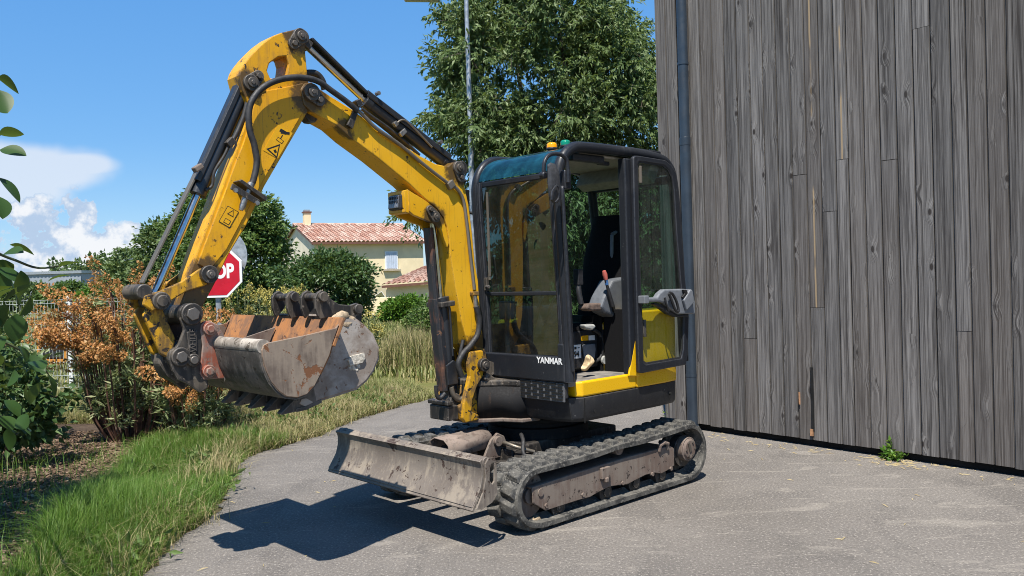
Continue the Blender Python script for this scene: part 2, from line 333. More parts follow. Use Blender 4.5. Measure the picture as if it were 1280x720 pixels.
M['blue_lever'] = plain('blue_lever', (.05, .14, .34), .4, 0, .1, 30, .03)
M['lens'] = plain('lamp_lens', (.25, .25, .26), .15, .5, .3, 60, .5)
def glass(name, tint, rough=.0, ior=1.5, dirt=.06, film=(.42, .42, .38)):
    t = NT(name); g = t.new('ShaderNodeBsdfGlossy'); g.inputs['Roughness'].default_value = .012; tr = t.new('ShaderNodeBsdfTransparent'); t.set(tr.inputs[0], tint)
    fr = t.new('ShaderNodeFresnel'); gb_ = t.new('ShaderNodeNewGeometry'); t.set(fr.inputs['IOR'], t.math('ADD', ior, t.math('MULTIPLY', gb_.outputs['Backfacing'], 1/ior-ior)))      # the same mirror strength from either side of the pane
    v = t.coord(); t.set(fr.inputs['Normal'], None)
    m = t.new('ShaderNodeMixShader'); t.l.new(fr.outputs[0], m.inputs[0]); t.l.new(tr.outputs[0], m.inputs[1]); t.l.new(g.outputs[0], m.inputs[2])
    df = t.new('ShaderNodeBsdfDiffuse'); df.inputs[0].default_value = (*film, 1)
    m2 = t.new('ShaderNodeMixShader'); t.l.new(t.step(t.noise(v, 6, 6, .65), .35, .8, dirt*.3, dirt*1.6), m2.inputs[0]); t.l.new(m.outputs[0], m2.inputs[1]); t.l.new(df.outputs[0], m2.inputs[2])
    t.l.new(m2.outputs[0], t.out.inputs['Surface']); return t.m
M['glass'] = glass('tinted_window', (.40, .56, .53), ior=1.55, dirt=.03); M['glass_door'] = glass('door_glass', (.74, .84, .74), ior=1.5, dirt=.03)
M['glass_front'] = glass('windscreen_glass', (.12, .20, .225), ior=2.1, dirt=.03)
M['glass_roof'] = glass('roof_window', (.10, .26, .32), ior=1.6, dirt=.42, film=(.02, .125, .19))
def rubber():
    t = NT('track_rubber'); v = t.coord(); n = t.noise(v, 9, 6, .6); f = t.noise(v, 60, 4)
    c = t.mix(t.step(n, .40, .60), (.034, .034, .033), (.112, .106, .093)); c = t.mix(t.step(f, .5, .7), c, (.19, .178, .155))
    t.bsdf(c, t.step(n, .3, .7, .62, .9), 0, t.bump(f, .35, .006), .35); return t.m
M['rubber'] = rubber()
# ================================================================== GROUND
def asphalt():
    t = NT('asphalt'); v = t.coord(); f = t.noise(v, 62, 5, .8); g = t.voro(v, 75); big = t.noise(v, .55, 5, .6); mid = t.noise(v, 3.2, 5, .6)
    c = t.mix(t.step(big, .35, .7), (.140, .126, .112), (.182, .165, .147)); c = t.mix(t.step(mid, .48, .66, 0, .5), c, (.118, .108, .098)); c = t.mix(t.step(t.noise(t.coord((1.4, .5, 1), off=(8, 2, 0)), 1.3, 6, .65, .6), .55, .64, 0, .45), c, (.095, .087, .08))
    st = t.noise(t.coord((.7, 2.4, 1), off=(3.6, 1, 0)), 2.1, 6, .6, 1.0); c = t.mix(t.step(st, .57, .66, 0, .45), c, (.29, .262, .225))
    c = t.mix(t.step(g, .05, .28), t.mix(t.step(t.noise(v, 75, 2), .4, .62), c, (.27, .25, .225)), c)
    c = t.mix(t.step(f, .54, .64, 0, .8), c, (.42, .38, .33)); c = t.mix(t.step(f, .45, .34, 0, .85), c, (.05, .046, .042))
    t.bsdf(c, .86, 0, t.bump(t.math('ADD', f, t.math('MULTIPLY', g, -.7)), .55, .006), .3); return t.m
M['asphalt'] = asphalt()
def earth(name, a, b_, c3, sc=1.):
    t = NT(name); v = t.coord(); n1 = t.noise(v, .5*sc, 6, .6); n2 = t.noise(v, 9*sc, 5, .65); c = t.mix(t.step(n1, .38, .66), a, b_); c = t.mix(t.step(n2, .45, .7), c, c3)
    t.bsdf(c, .95, 0, t.bump(n2, .8, .03), .1); return t.m
M['meadow'] = earth('meadow_ground', (.115, .125, .035), (.20, .17, .07), (.085, .085, .03))
M['verge'] = earth('verge_soil', (.13, .10, .055), (.19, .15, .085), (.10, .095, .04), 2)
M['mulch_soil'] = earth('mulch_soil', (.065, .045, .032), (.10, .072, .052), (.045, .032, .024), 3)
def sheet(name, pts, z, mat, thick=None):
    b = B(); b.add([(x, y, z) for x, y in pts], [tuple(range(len(pts)))]); o = b.make(name, M[mat], None, fix=False)
    if o.data.polygons[0].normal.z < 0: o.data.flip_normals()
    return tag(o, kind='structure')
b = B(); n_ = 25; xs = np.sign(np.linspace(-1, 1, n_))*np.abs(np.linspace(-1, 1, n_))**3*1400
b.grid([[(x, y+300, -.03-.0*abs(x)) for x in xs] for y in xs]); o = b.make('ground', M['meadow'], None, fix=True); tag(o, kind='structure')
if o.data.polygons[0].normal.z < 0: o.data.flip_normals()
edge_px = [(180, 720), (205, 690), (232, 668), (262, 650), (280, 622), (293, 600), (297, 582), (318, 568), (352, 558), (400, 545), (440, 527), (500, 508), (545, 497)]
EDGE = [G(*p_)[:2] for p_ in edge_px]
EDGE = [np.array([-1.75, .5]), np.array([-1.85, 2.2]), np.array([-1.95, 3.6])]+EDGE+[np.array([.6, 13.2]), np.array([3.5, 16.0]), np.array([8.0, 19.5]), np.array([16, 24.])]
def dense(P, step=.09, jit=.022):
    out = []
    for a, c_ in zip(P[:-1], P[1:]):
        n = max(1, int(np.linalg.norm(c_-a)/step))
        for k in range(n): out.append(a+(c_-a)*k/n+rng.normal(0, jit, 2))
    return out+[P[-1]]
ED = dense(EDGE)
sheet('asphalt_lot', [tuple(p_) for p_ in ED]+[(24, 24), (24, -8), (-1.7, -8)], 0.0, 'asphalt')
sheet('verge', [tuple(p_+np.array([.12, 0])) for p_ in EDGE[:16]]+[(-2.2, 13.5), (-5.5, 14.0), (-8, 12), (-8, -2), (-1.7, -2)], -.012, 'verge')
mul = [G(*p_)[:2] for p_ in ((48, 720), (62, 690), (80, 660), (112, 632), (150, 606), (172, 575), (205, 556), (236, 548), (225, 535), (160, 528), (60, 530))]
sheet('mulch_bed', [tuple(p_) for p_ in mul]+[(-7.2, 9.6), (-7.5, 2.), (-2.7, 2.), (-2.65, 3.8)], -.006, 'mulch_soil')

# ================================================================== TIMBER BUILDING
W0 = G(885, 539); W1 = G(1280, 597); WD = (W1-W0)/np.linalg.norm(W1-W0); WN = np.array([-WD[1], WD[0], 0]); WN = WN if WN[1] < 0 else -WN
WYAW = math.atan2(WD[1], WD[0])
bld = tag(empty('timber_building', tuple(W0), WYAW), 'tall building clad in weathered grey vertical timber boards beside the asphalt', 'building')
# local axes: x along the wall towards the camera's right, y into the building (outward is -y), z up
ysgn = 1.0 if (np.array([-WD[1], WD[0], 0])@WN) < 0 else -1.0
S0, S1, BH = -.52, 8.6, 6.2
def timber():
    t = NT('weathered_timber'); oi = t.new('ShaderNodeObjectInfo'); rnd = oi.outputs['Random']
    off = t.new('ShaderNodeCombineXYZ'); t.set(off.inputs[0], t.math('MULTIPLY', rnd, 57.0)); t.set(off.inputs[2], t.math('MULTIPLY', rnd, 131.0))
    v0 = t.coord((1, 1, 1), off=off.outputs[0])
    # knots: one stretched cell pattern, only some cells carry a knot
    kv = t.new('ShaderNodeMapping'); t.l.new(v0, kv.inputs[0]); kv.inputs['Scale'].default_value = (10.0, .01, 4.6)
    vd = t.voro(kv.outputs[0], 1.0); vc = t.voro(kv.outputs[0], 1.0, 'Color'); keep = t.step(t.sep(vc)[0], .76, .77)
    kd = t.math('ADD', t.math('MULTIPLY', vd, keep), t.math('MULTIPLY', t.math('SUBTRACT', 1.0, keep), 1.0))
    swirl = t.step(kd, .62, .0, 0, 1)
    # grain bends round the knots
    wv = t.new('ShaderNodeVectorMath', operation='ADD'); t.l.new(v0, wv.inputs[0]); cb = t.new('ShaderNodeCombineXYZ'); t.set(cb.inputs[0], t.math('MULTIPLY', swirl, .032)); t.set(cb.inputs[2], t.math('MULTIPLY', swirl, .14)); t.l.new(cb.outputs[0], wv.inputs[1])
    gm = t.new('ShaderNodeMapping'); t.l.new(wv.outputs[0], gm.inputs[0]); gm.inputs['Scale'].default_value = (34, 34, .55)
    g1 = t.noise(gm.outputs[0], 1.3, 7, .62, .35); gm2 = t.new('ShaderNodeMapping'); t.l.new(wv.outputs[0], gm2.inputs[0]); gm2.inputs['Scale'].default_value = (150, 150, 1.6); g2 = t.noise(gm2.outputs[0], 1.5, 4, .6)
    big = t.noise(t.coord((1.2, 1.2, .55), off=off.outputs[0]), 1.6, 4, .55)
    c = t.mix(t.step(g1, .34, .68), (.040, .036, .034), (.190, .177, .166)); c = t.mix(t.step(big, .42, .62, 0, .45), c, (.125, .120, .118)); c = t.mix(t.step(g2, .52, .66, 0, .6), c, (.25, .235, .22)); c = t.mix(t.step(g2, .47, .36, 0, .6), c, (.030, .026, .024))
    # board to board
    br = t.math('ADD', .90, t.math('MULTIPLY', rnd, .40)); hs_ = t.new('ShaderNodeHueSaturation'); t.set(hs_.inputs['Value'], br); t.set(hs_.inputs['Color'], c); hs_.inputs['Saturation'].default_value = 1.0; c = hs_.outputs[0]
    r2 = t.math('FRACT', t.math('MULTIPLY', rnd, 17.3)); c = t.mix(t.step(r2, .4, 1, 0, .3), c, (.125, .102, .085))
    c = t.mix(t.step(kd, .16, .10), c, (.038, .032, .029)); c = t.mix(t.math('MULTIPLY', t.math('MULTIPLY', t.step(kd, .14, .2), t.step(kd, .42, .2)), t.step(g2, .46, .60, 0, .7)), c, (.235, .222, .208)); lowk = t.math('MULTIPLY', t.step(kd, .40, .15), t.step(g1, .50, .40)); c = t.mix(t.math('MULTIPLY', lowk, .7), c, (.05, .046, .044))
    ck = t.math('MULTIPLY', t.step(t.noise(t.coord((5, 5, 40), off=off.outputs[0]), 1.1, 3, .7), .66, .70), swirl); c = t.mix(t.math('MULTIPLY', ck, .8), c, (.02, .018, .017))
    hg = t.math('ADD', t.math('MULTIPLY', g1, .7), t.math('ADD', t.math('MULTIPLY', g2, .3), t.math('MULTIPLY', swirl, .5)))
    # freshly split streaks on a few boards
    xo = t.sep(t.coord())[0]; zo = t.sep(t.coord())[2]; r3 = t.math('FRACT', t.math('MULTIPLY', rnd, 91.7))
    sl_ = t.math('ABSOLUTE', t.math('SUBTRACT', xo, t.math('ADD', .055, t.math('MULTIPLY', t.noise(t.coord((0, 0, 1.1), off=off.outputs[0]), 1.3, 3), .02)))); stv = t.math('MULTIPLY', t.math('MULTIPLY', t.step(sl_, .010, .004), t.step(r3, .86, .865)), t.step(t.noise(t.coord((0, 0, 1.), off=off.outputs[0]), 1.6, 2), .42, .50))
    c = t.mix(t.math('MULTIPLY', stv, .75), c, (.42, .30, .17))
    t.bsdf(c, .88, 0, t.bump(hg, .8, .008), .25); return t.m
M['timber'] = timber()
M['plinth'] = plain('plinth_concrete', (.055, .052, .05), .9, 0, .2, 8, .3, .2)
M['building_core'] = plain('dark_membrane', (.02, .02, .02), .9, 0, .2, 8, .1, .1)
M['pipe_grey'] = plain('slate_grey_pipe', (.030, .042, .058), .38, 0, .12, 5, .05)
def lb(name, c, d, mat, parent=bld, bevel=0):    # box in wall axes
    b = B(); b.box((c[0], c[1]*ysgn, c[2]), d); return b.make(name, M[mat], parent, 0, bevel)
lb('building_core', ((S0+S1)/2+.02, 3.0+.03, BH/2), (S1-S0-.06, 6.0, BH-.02), 'building_core')
lb('plinth', ((S0+S1)/2, .035+.06, .05), (S1-S0-.03, .07, .16), 'plinth')
lb('parapet', ((S0+S1)/2, .04, BH+.03), (S1-S0+.06, .16, .07), 'pipe_grey')
PIT = .1368; rb = random.Random(5); s_ = S0; k = 0
while s_ < S1-.05:
    w = PIT*(1 if rb.random() > .22 else (.82 if rb.random() < .5 else 1.06)); w = min(w, S1-s_); z = .062+rb.uniform(-.004, .006); prd = rb.uniform(-.003, .004)
    cuts = sorted([rb.uniform(.7, 5.6) for _ in range(rb.choice((0, 0, 0, 1, 1)))]); cuts = [q for i, q in enumerate(cuts) if i == 0 or q-cuts[i-1] > .8]+[BH]
    for ct in cuts:
        z1 = ct-.002; g = .003; dep = .024+prd+rb.uniform(-.0015, .0015); b = B()
        # a board with a lapped groove along its left edge, face towards the asphalt
        prof_ = [(0, 0), (0, -.010), (.010, -.010), (.013, -dep), (w-g, -dep), (w-g, 0)]
        if rb.random() < .55: prof_ = prof_[:4]+[(w*.38, -dep), (w*.385, -dep+.004), (w*.395, -dep+.004), (w*.40, -dep)]+prof_[4:]
        n_ = len(prof_); tilt = rb.uniform(-.0015, .0015)
        vs = [(x, y*ysgn, z) for x, y in prof_]+[(x, y*ysgn+tilt, z1) for x, y in prof_]
        b.add(vs, [tuple(range(n_)), tuple(range(n_, 2*n_))]+[(i, (i+1) % n_, (i+1) % n_+n_, i+n_) for i in range(n_)])
        o = b.make('board', M['timber'], bld, 0, 0); o.location = (s_, .005*ysgn, 0)
        z = ct+rb.uniform(0, .003)
    s_ += w; k += 1
# end wall, seen only from further round
for i in range(44):
    b = B(); b.box((0, 0, BH/2+.03), (.022, .132, BH-.07)); o = b.make('board', M['timber'], bld, 0, 0); o.location = (S0-.0, (.09+i*.1365)*ysgn, 0)
# splinter of fresh wood and the dark split at the foot of one board
b = B(); b.box((1.14, -.022*ysgn, .42), (.018, .022, .56)); b.make('split_gap', M['building_core'], bld)
M['bare_wood'] = plain('bare_wood', (.42, .22, .11), .8, 0, .2, 30, .2)
for c_, d_ in (((1.13, -.031*ysgn, .13), (.03, .006, .06)), ((1.02, -.032*ysgn, .42), (.014, .004, .11))): b = B(); b.box(c_, d_); b.make('bare_wood_chip', M['bare_wood'], bld)
# downpipe
pr = tag(empty('rain_downpipe', tuple(W0+WD*-.118+WN*.085), WYAW), 'slate grey round downpipe fixed to the weathered timber wall', 'downpipe')
b = B(); b.cyl((0, 0, .02), (0, 0, 2.83), .052, n=28); b.cyl((0, 0, 2.83), (0, 0, BH), .050, n=28); b.make('pipe', M['pipe_grey'], pr, 40)
b = B(); b.cyl((0, 0, 2.80), (0, 0, 2.88), .0545, n=28); b.make('pipe_socket', M['pipe_grey'], pr, 40, .003)
for z in (.55, 3.6, 5.5):
    b = B(); b.cyl((0, 0, z-.012), (0, 0, z+.012), .0548, n=28); b.box((0, .06*ysgn, z), (.02, .07, .02)); b.make('pipe_bracket', M['pipe_grey'], pr, 40)
b = B(); b.cyl((0, 0, -.01), (0, 0, .06), .06, n=28); b.make('pipe_shoe', M['pipe_grey'], pr, 40, .004)
# ================================================================== EXCAVATOR (machine axes: X forward, Y left, Z up)
EX = tag(empty('mini_excavator', (TX, TY, 0), YAW), 'yellow and black mini excavator with open cab door parked on asphalt', 'excavator')
def pin_boss(name, px, py, Y, r=.05, r2=.028, th=.025, extra=None, mat='pin', parent=EX, plate=None):
    """dark flange on a plate's near side with the pin head and its lock bolt"""
    c = m3(px, py, Y); b = B(); b.cyl((c[0], Y-.004, c[2]), (c[0], Y+th, c[2]), r, n=24)
    if extra:
        e = m3(extra[0], extra[1], Y)
        d = np.array([e[0]-c[0], 0, e[2]-c[2]]); L = np.linalg.norm(d); d /= L; q = np.array([-d[2], 0, d[0]])
        r3 = r*.72
        pts = [(c+q*r), (e+q*r3), (e-q*r3), (c-q*r)]; b.prism([(p_[0], p_[2]) for p_ in pts], Y-.002, Y+th*.72)
        b.cyl((e[0], Y-.004, e[2]), (e[0], Y+th*.72, e[2]), r3, n=20)
    o = b.make(name, M[plate or mat], parent, 30, .003)
    h = B(); h.cyl((c[0], Y+th-.002, c[2]), (c[0], Y+th+.014, c[2]), r2, n=20); h.cyl((c[0], Y+th+.012, c[2]), (c[0], Y+th+.02, c[2]), r2*.45, n=12)
    if extra: h.cyl((e[0], Y+th*.7, e[2]), (e[0], Y+th*.7+.016, e[2]), r2*.62, n=6)
    h.make('pin_head', M['pin'], o, 30, .002)
    return o

# ------------------------------------------------ undercarriage
TF, TB, ZT = .80, -.81, .46
def track_path(n_arc=18):
    """closed loop of the belt's outer face in X,Z, with length; front idler smaller than rear sprocket"""
    pts = []
    rf, rr = .205, .232
    cf, cr = (TF-.02, rf+.01), (TB, rr)
    for x in np.linspace(TB, TF-.06, 26): pts.append((x, 0.0))
    for a in np.linspace(-math.pi/2, math.pi/2, n_arc)[1:]:
        pts.append((cf[0]+rf*math.cos(a), cf[1]+rf*math.sin(a)))
    top0 = pts[-1]
    for t in np.linspace(0, 1, 24)[1:]:
        x = top0[0]+(TB-top0[0])*t; z = top0[1]+(rr*2-top0[1])*t; sag = -.012*math.sin(math.pi*t)+.012*math.exp(-((t-.48)/.12)**2)
        pts.append((x, z+sag))
    for a in np.linspace(math.pi/2, 3*math.pi/2, n_arc)[1:-1]: pts.append((cr[0]+rr*math.cos(a), cr[1]+rr*math.sin(a)))
    return np.array(pts)
TP = track_path()
def resample(P, n):
    Q = np.vstack([P, P[:1]]); s_ = np.r_[0, np.cumsum(np.linalg.norm(np.diff(Q, axis=0), axis=1))]
    u = np.linspace(0, s_[-1], n, endpoint=False); return np.stack([np.interp(u, s_, Q[:, 0]), np.interp(u, s_, Q[:, 1])], 1), s_[-1]
NL = 40
def build_track(side):
    yc = side*.625; P, L = resample(TP, NL*4); n = len(P)
    tan = np.roll(P, -1, 0)-np.roll(P, 1, 0); tan /= np.linalg.norm(tan, axis=1)[:, None]; nor = np.stack([tan[:, 1], -tan[:, 0]], 1)
    w = .15; h = .034
    prof = [(-w, -.004), (-w*.93, 0), (w*.93, 0), (w, -.004), (w, -h), (w*.5, -h-.004), (w*.28, -h-.03), (w*.18, -h), (-w*.18, -h), (-w*.28, -h-.03), (-w*.5, -h-.004), (-w, -h)]
    lift = .022
    rows = [[(P[i, 0]+nor[i, 0]*(q[1]-lift), yc+q[0], P[i, 1]+nor[i, 1]*(q[1]-lift)) for q in prof] for i in range(n)]
    b = B(); b.grid(rows+[rows[0]], close=True)
    belt = b.make('rubber_track', M['rubber'], EX, 50)
    # drive lugs that the eye can pick out: two chevron blocks to each pitch
    lm = []
    for s_ in (-1, 1):
        q = B(); l = L/NL*.40
        a0, a1 = (.006, .130)
        base = [(-l*.98+.008, a0), (l*.98+.008, a0), (l*.85-.014, a1), (-l*.85-.014, a1)]
        topp = [(-l*.60+.008, a0+.008), (l*.60+.008, a0+.008), (l*.55-.014, a1-.010), (-l*.55-.014, a1-.010)]
        vs = [(x, s_*y, -.002) for x, y in base]+[(x, s_*y, .0215) for x, y in topp]
        fs = [(4, 5, 6, 7), (0, 1, 5, 4), (1, 2, 6, 5), (2, 3, 7, 6), (3, 0, 4, 7)]
        me_o = q.add(vs, fs).make('tread_lug', M['rubber'], belt, 0, .004); lm.append(me_o)
    first = [True, True]
    for k in range(NL):
        for j, s_ in enumerate((-1, 1)):
            i = (k*4+(2 if j else 0)) % n
            o = lm[j] if first[j] else clone(lm[j], belt); first[j] = False
            t_, nn = tan[i], nor[i]
            Mx = Matrix(((t_[0], 0, nn[0], P[i, 0]-nn[0]*.022), (0, 1, 0, yc), (t_[1], 0, nn[1], P[i, 1]-nn[1]*.022), (0, 0, 0, 1)))
            o.matrix_local = Mx
    yo = yc+side*.118
    yi = yc-side*.06
    # frame
    pl = [(667.5, 610), (727.5, 590), (790, 571), (835, 559), (841, 558), (845, 561), (845.5, 582.5), (836, 589), (829, 592.5), (821, 591.5), (810, 594), (798, 600), (787, 606), (776, 607), (764, 609), (752, 615), (740, 622), (725, 626), (685, 639), (669, 630)]
    pts = mys(pl, .76)
    fr = B(); fr.prism(pts, yo, yo-side*.012)
    top = [p_ for p_ in pts[:6]]
    fr.prism([(x, z-.012) for x, z in top]+[(x, z) for x, z in reversed(top)], yo-side*.012, yi-side*.12)
    fr.box((.06, yc-side*.02, .235), (1.35, .16, .06))
    fo = fr.make('track_frame', M['rust_plate'], EX, 25, .004)
    q = m3(757, 592, .76); st = B(); st.box((q[0], yo+side*.012, q[2]+.005), (.085, .024, .075)); st.box((q[0], yo+side*.02, q[2]-.04), (.03, .03, .03)); st.make('step_bracket', M['rust_plate'], fo, 0, .005)
    q = m3(831, 561, .76); hk = B(); hk.tube([(q[0]+.05, yo+side*.002, q[2]-.01), (q[0]+.045, yo+side*.01, q[2]+.03), (q[0]-.0, yo+side*.012, q[2]+.045), (q[0]-.045, yo+side*.01, q[2]+.03), (q[0]-.05, yo+side*.002, q[2]-.01)], .014, 8); hk.make('tie_loop', M['rust_plate'], fo, 40)
    q = m3(678, 616, .76); sl = B(); sl.cyl((q[0], yo-.002*side, q[2]), (q[0], yo+side*.007, q[2]), .024, n=18); sl.make('grease_cap', M['rust_plate'], fo, 30)
    for x in (.55, .09, -.22, -.52):
        r_ = B(); r_.cyl((x, yc-side*.07, .105), (x, yc+side*.09, .105), .062, n=24); r_.cyl((x, yc+side*.09, .105), (x, yc+side*.105, .105), .03, n=12); r_.make('bottom_roller', M['black_grime'], EX, 30)
    for x in (.69, .35, -.05, -.38, -.6):
        bb = B(); bb.cyl((x, yo-side*.01, .145), (x, yo+side*.012, .145), .014, n=8); bb.make('roller_bolt', M['rust_plate'], fo, 30)
    r_ = B(); q = m3(773.7, 558.7, .72); r_.cyl((q[0], yc-side*.03, q[2]-.01), (q[0], yc+side*.1, q[2]-.01), .045, n=20); r_.cyl((q[0], yc+side*.1, q[2]-.01), (q[0], yc+side*.107, q[2]-.01), .03, n=16); r_.make('top_roller', M['rust_plate'], EX, 30, .003)
    # idler and sprocket
    cf = (TF-.02, .215); i_ = B(); i_.cyl((cf[0], yc-.03, cf[1]), (cf[0], yc+.03, cf[1]), .158, n=36)
    for s_ in (-1, 1): i_.tube([(cf[0], yc+s_*.032, cf[1]), (cf[0], yc+s_*.06, cf[1])], [.15, .135], 36)
    i_.cyl((cf[0], yc-.085, cf[1]), (cf[0], yc+.085, cf[1]), .05, n=20); i_.box((cf[0]-.12, yc+side*.09, cf[1]), (.22, .02, .09))
    i_.make('idler_wheel', M['rust_plate'], EX, 30, .003)
    c = (TB, .235); tn = 15; pr = []
    for k in range(tn*4):
        a = 2*math.pi*k/(tn*4); rad = (.182, .182, .15, .15)[k % 4]; pr.append((c[0]+rad*math.cos(a), c[1]+rad*math.sin(a)))
    s_ = B(); s_.prism(pr, yc-.02, yc+.02); s_.cyl((c[0], yc-.02, c[1]), (c[0], yc+side*.085, c[1]), .115, n=30); so_ = s_.make('drive_sprocket', M['black_grime'], EX, 30, .002)
    hb = B(); hb.cyl((c[0], yc+side*.08, c[1]+.02), (c[0], yc+side*.135, c[1]+.02), .088, n=30); hb.tube([(c[0], yc+side*.132, c[1]+.02), (c[0], yc+side*.15, c[1]+.02)], [.078, .066], 30)
    ho = hb.make('motor_hub', M['rust_plate'], so_, 30, .003)
    bo = B()
    bo.box((c[0]+.01, yc+side*.152, c[1]+.03), (.028, .008, .055), ry=.3)
    bo.make('hub_plate', M['pin'], ho)
    for k in range(6):
        a = k*math.pi/3; bb = B(); bb.cyl((c[0]+.053*math.cos(a), yc+side*.146, c[1]+.02+.053*math.sin(a)), (c[0]+.053*math.cos(a), yc+side*.157, c[1]+.02+.053*math.sin(a)), .009, n=6); bb.make('hub_bolt', M['pin'], ho)
    for bx_ in (((-.72, yc, .03), (.16, .22, .03), .1), ((.74, yc+side*.05, .05), (.07, .09, .05), .4)): d_ = B(); d_.box(bx_[0], bx_[1], ry=bx_[2]); d_.make('packed_soil', M['soil'], EX, 0, .012, 2)
for s_ in (1, -1): build_track(s_)
b = B(); b.box((-.05, 0, .36), (.95, .62, .14)); b.box((0, 0, .27), (.55, .95, .10)); b.box((.35, 0, .33), (.30, .50, .12))
for s_ in (-1, 1):
    b.bar((.30, s_*.18, .36), (.62, s_*.44, .26), .12, .11); b.bar((-.40, s_*.18, .36), (-.62, s_*.44, .26), .12, .11)
b.make('undercarriage_frame', M['black_grime'], EX, 0, .012)
b = B(); b.cyl((0, 0, .42), (0, 0, .50), .37, n=48); b.cyl((0, 0, .50), (0, 0, .60), .33, n=48); b.cyl((0, 0, .545), (0, 0, .575), .40, n=48); b.make('slew_ring', M['black_cast'], EX, 30, .004)

# ------------------------------------------------ dozer blade
prof = [(1.293, .255), (1.262, .30), (1.226, .355), (1.207, .42), (1.205, .475), (1.212, .505), (1.226, .527)]
bl = B(); bl.strip(prof, -.022, -.772, .772)
blade = bl.make('dozer_blade', M['blade'], EX, 40, .002)
e = B(); e.prism([(1.302, .238), (1.316, .25), (1.268, .318), (1.256, .308)], -.774, .774); e.make('cutting_edge', M['blade'], blade, 0, .003)
e = B(); e.tube([(1.193, -.775, .505), (1.193, .775, .505)], .030, 18); e.make('top_rail', M['blade'], blade, 35, .002)
endp = [(1.29, .256), (1.236, .345), (1.214, .42), (1.214, .50), (1.19, .53), (1.14, .525), (1.128, .48), (1.128, .31), (1.17, .27), (1.25, .246)]
slot = [(1.186, .40), (1.18, .47), (1.168, .50), (1.15, .497), (1.143, .46), (1.15, .39), (1.168, .375)]
for s_ in (-1, 1):
    e = B(); e.prism_hole(endp, slot, s_*.776, s_*.788); e.make('end_plate', M['blade'], blade, 0, .002)
e = B(); e.box((1.15, 0, .38), (.06, 1.5, .10)); 
for s_ in (-.3, .3): e.bar((1.15, s_, .36), (.38, s_*.95, .27), .075, .10)
e.make('blade_arm', M['black_grime'], EX, 0, .006)
e = B(); e.cyl((1.12, 0, .40), (.82, 0, .42), .03, n=16); e.make('blade_cylinder_rod', M['rust_plate'], EX, 40)
cv = [(p_[0], p_[2]) for p_ in (m3(551, 558, .02), m3(566, 549, .02), m3(586, 546, .02), m3(609, 553, .02))]
e = B(); cA = np.array([.93, 0, .455]); cB = np.array([.55, 0, .475])
rows = []
for p_ in (cA, cB): rows.append([(p_[0], y, p_[2]+z) for y, z in ((-.10, -.05), (-.10, .03), (-.05, .055), (.05, .05), (.10, .015), (.105, -.07))])
e.grid(rows); o = e.make('cylinder_cover', M['rust_plate'], EX, 12); m_ = o.modifiers.new('s', 'SOLIDIFY'); m_.thickness = .008; m_.offset = -1
e = B(); e.cyl((.88, 0, .41), (.42, 0, .44), .05, n=20); e.make('blade_cylinder', M['cyl_black'], EX, 40)
for s_ in (-1, 1):
    e = B(); e.prism([(.40, .33), (.66, .33), (.58, .46), (.52, .50), (.46, .47)], s_*.11, s_*.13); e.cyl((.53, s_*.10, .445), (.53, s_*.155, .445), .035, n=18); e.make('cylinder_bracket', M['rust_plate'], EX, 30, .004)
e = B(); e.tube(smooth_path([(.45, .12, .40), (.52, .20, .44), (.50, .30, .42), (.40, .36, .38)]), .013, 8); e.make('blade_hose', M['steel_tube'], EX, 60)
e = B(); e.tube(smooth_path([(.46, .30, .50), (.50, .36, .47), (.54, .40, .40), (.52, .44, .34)]), .014, 8); e.make('blade_hose', M['hose'], EX, 60)

# ------------------------------------------------ upper body
def plan(z, fx, sy, rx):                 # plan outline of the body at a height, from the swing casting round the tail
    p_ = [(fx, .02), (fx, sy-.17), (fx-.035, sy-.05), (fx-.11, sy)]
    p_ += [(-.55, sy), (-.74, sy-.02), (-.84, sy-.09), (-.89, sy-.22), (-.915, .25), (-.92, 0), (-.915, -.25), (-.89, -sy+.22), (-.84, -sy+.09), (-.74, -sy+.02), (-.55, -sy), (.05, -sy), (.16, -sy+.06), (.20, -.30), (.22, -.2)]
    return [(x, y, z) for x, y in p_]
b = B(); rows = [plan(.60, .365, .70, 0), plan(.625, .385, .718, 0), plan(.765, .41, .722, 0)]
b.grid([rows[0], rows[1], rows[2]], close=True); n0 = len(rows[0]); b.f.append(tuple(range(n0)));  b.f.append(tuple(range(2*n0, 3*n0)))
lower = b.make('lower_skirt', M['black'], EX, 35, .006)
# seam at the front corner, vent grille on the front
b = B(); b.box((.285, .7225, .68), (.006, .006, .16)); b.make('panel_seam', M['ink'], lower)
for x, z in ((.18, .66), (-.66, .68)):
    b = B(); b.cyl((x, .70, z), (x, .7242, z), .012, n=14); b.make('drain_hole', M['ink'], lower)
gx = .411
b = B(); b.box((.40, .46, .818), (.03, .44, .105)); b.make('front_cowl', M['black'], EX, 0, .008)
def gpt(px, py): q = mpl(px, py, 0, .42); return q[1], q[2]
y0, zt = gpt(652, 479); y1, zb = gpt(704, 504)
b = B(); b.box((.418, (y0+y1)/2, .806), (.012, (y1-y0)+.03, .125)); gp = b.make('vent_grille', plain('grille_plastic', (.105, .105, .108), .5, 0, .2, 40, .08), EX, 0, .004)
for r_ in range(6):
    z = .858-r_*.0195; yy = y0-.005 if r_ % 2 == 0 else y0-.062
    while yy < y1-.02:
        a_, c_ = max(yy, y0-.005), min(yy+.098, y1+.004)
        if c_-a_ > .03: b = B(); b.box((.4245, (a_+c_)/2, z), (.006, c_-a_, .0115)); b.make('grille_slot', M['ink'], gp)
        yy += .116
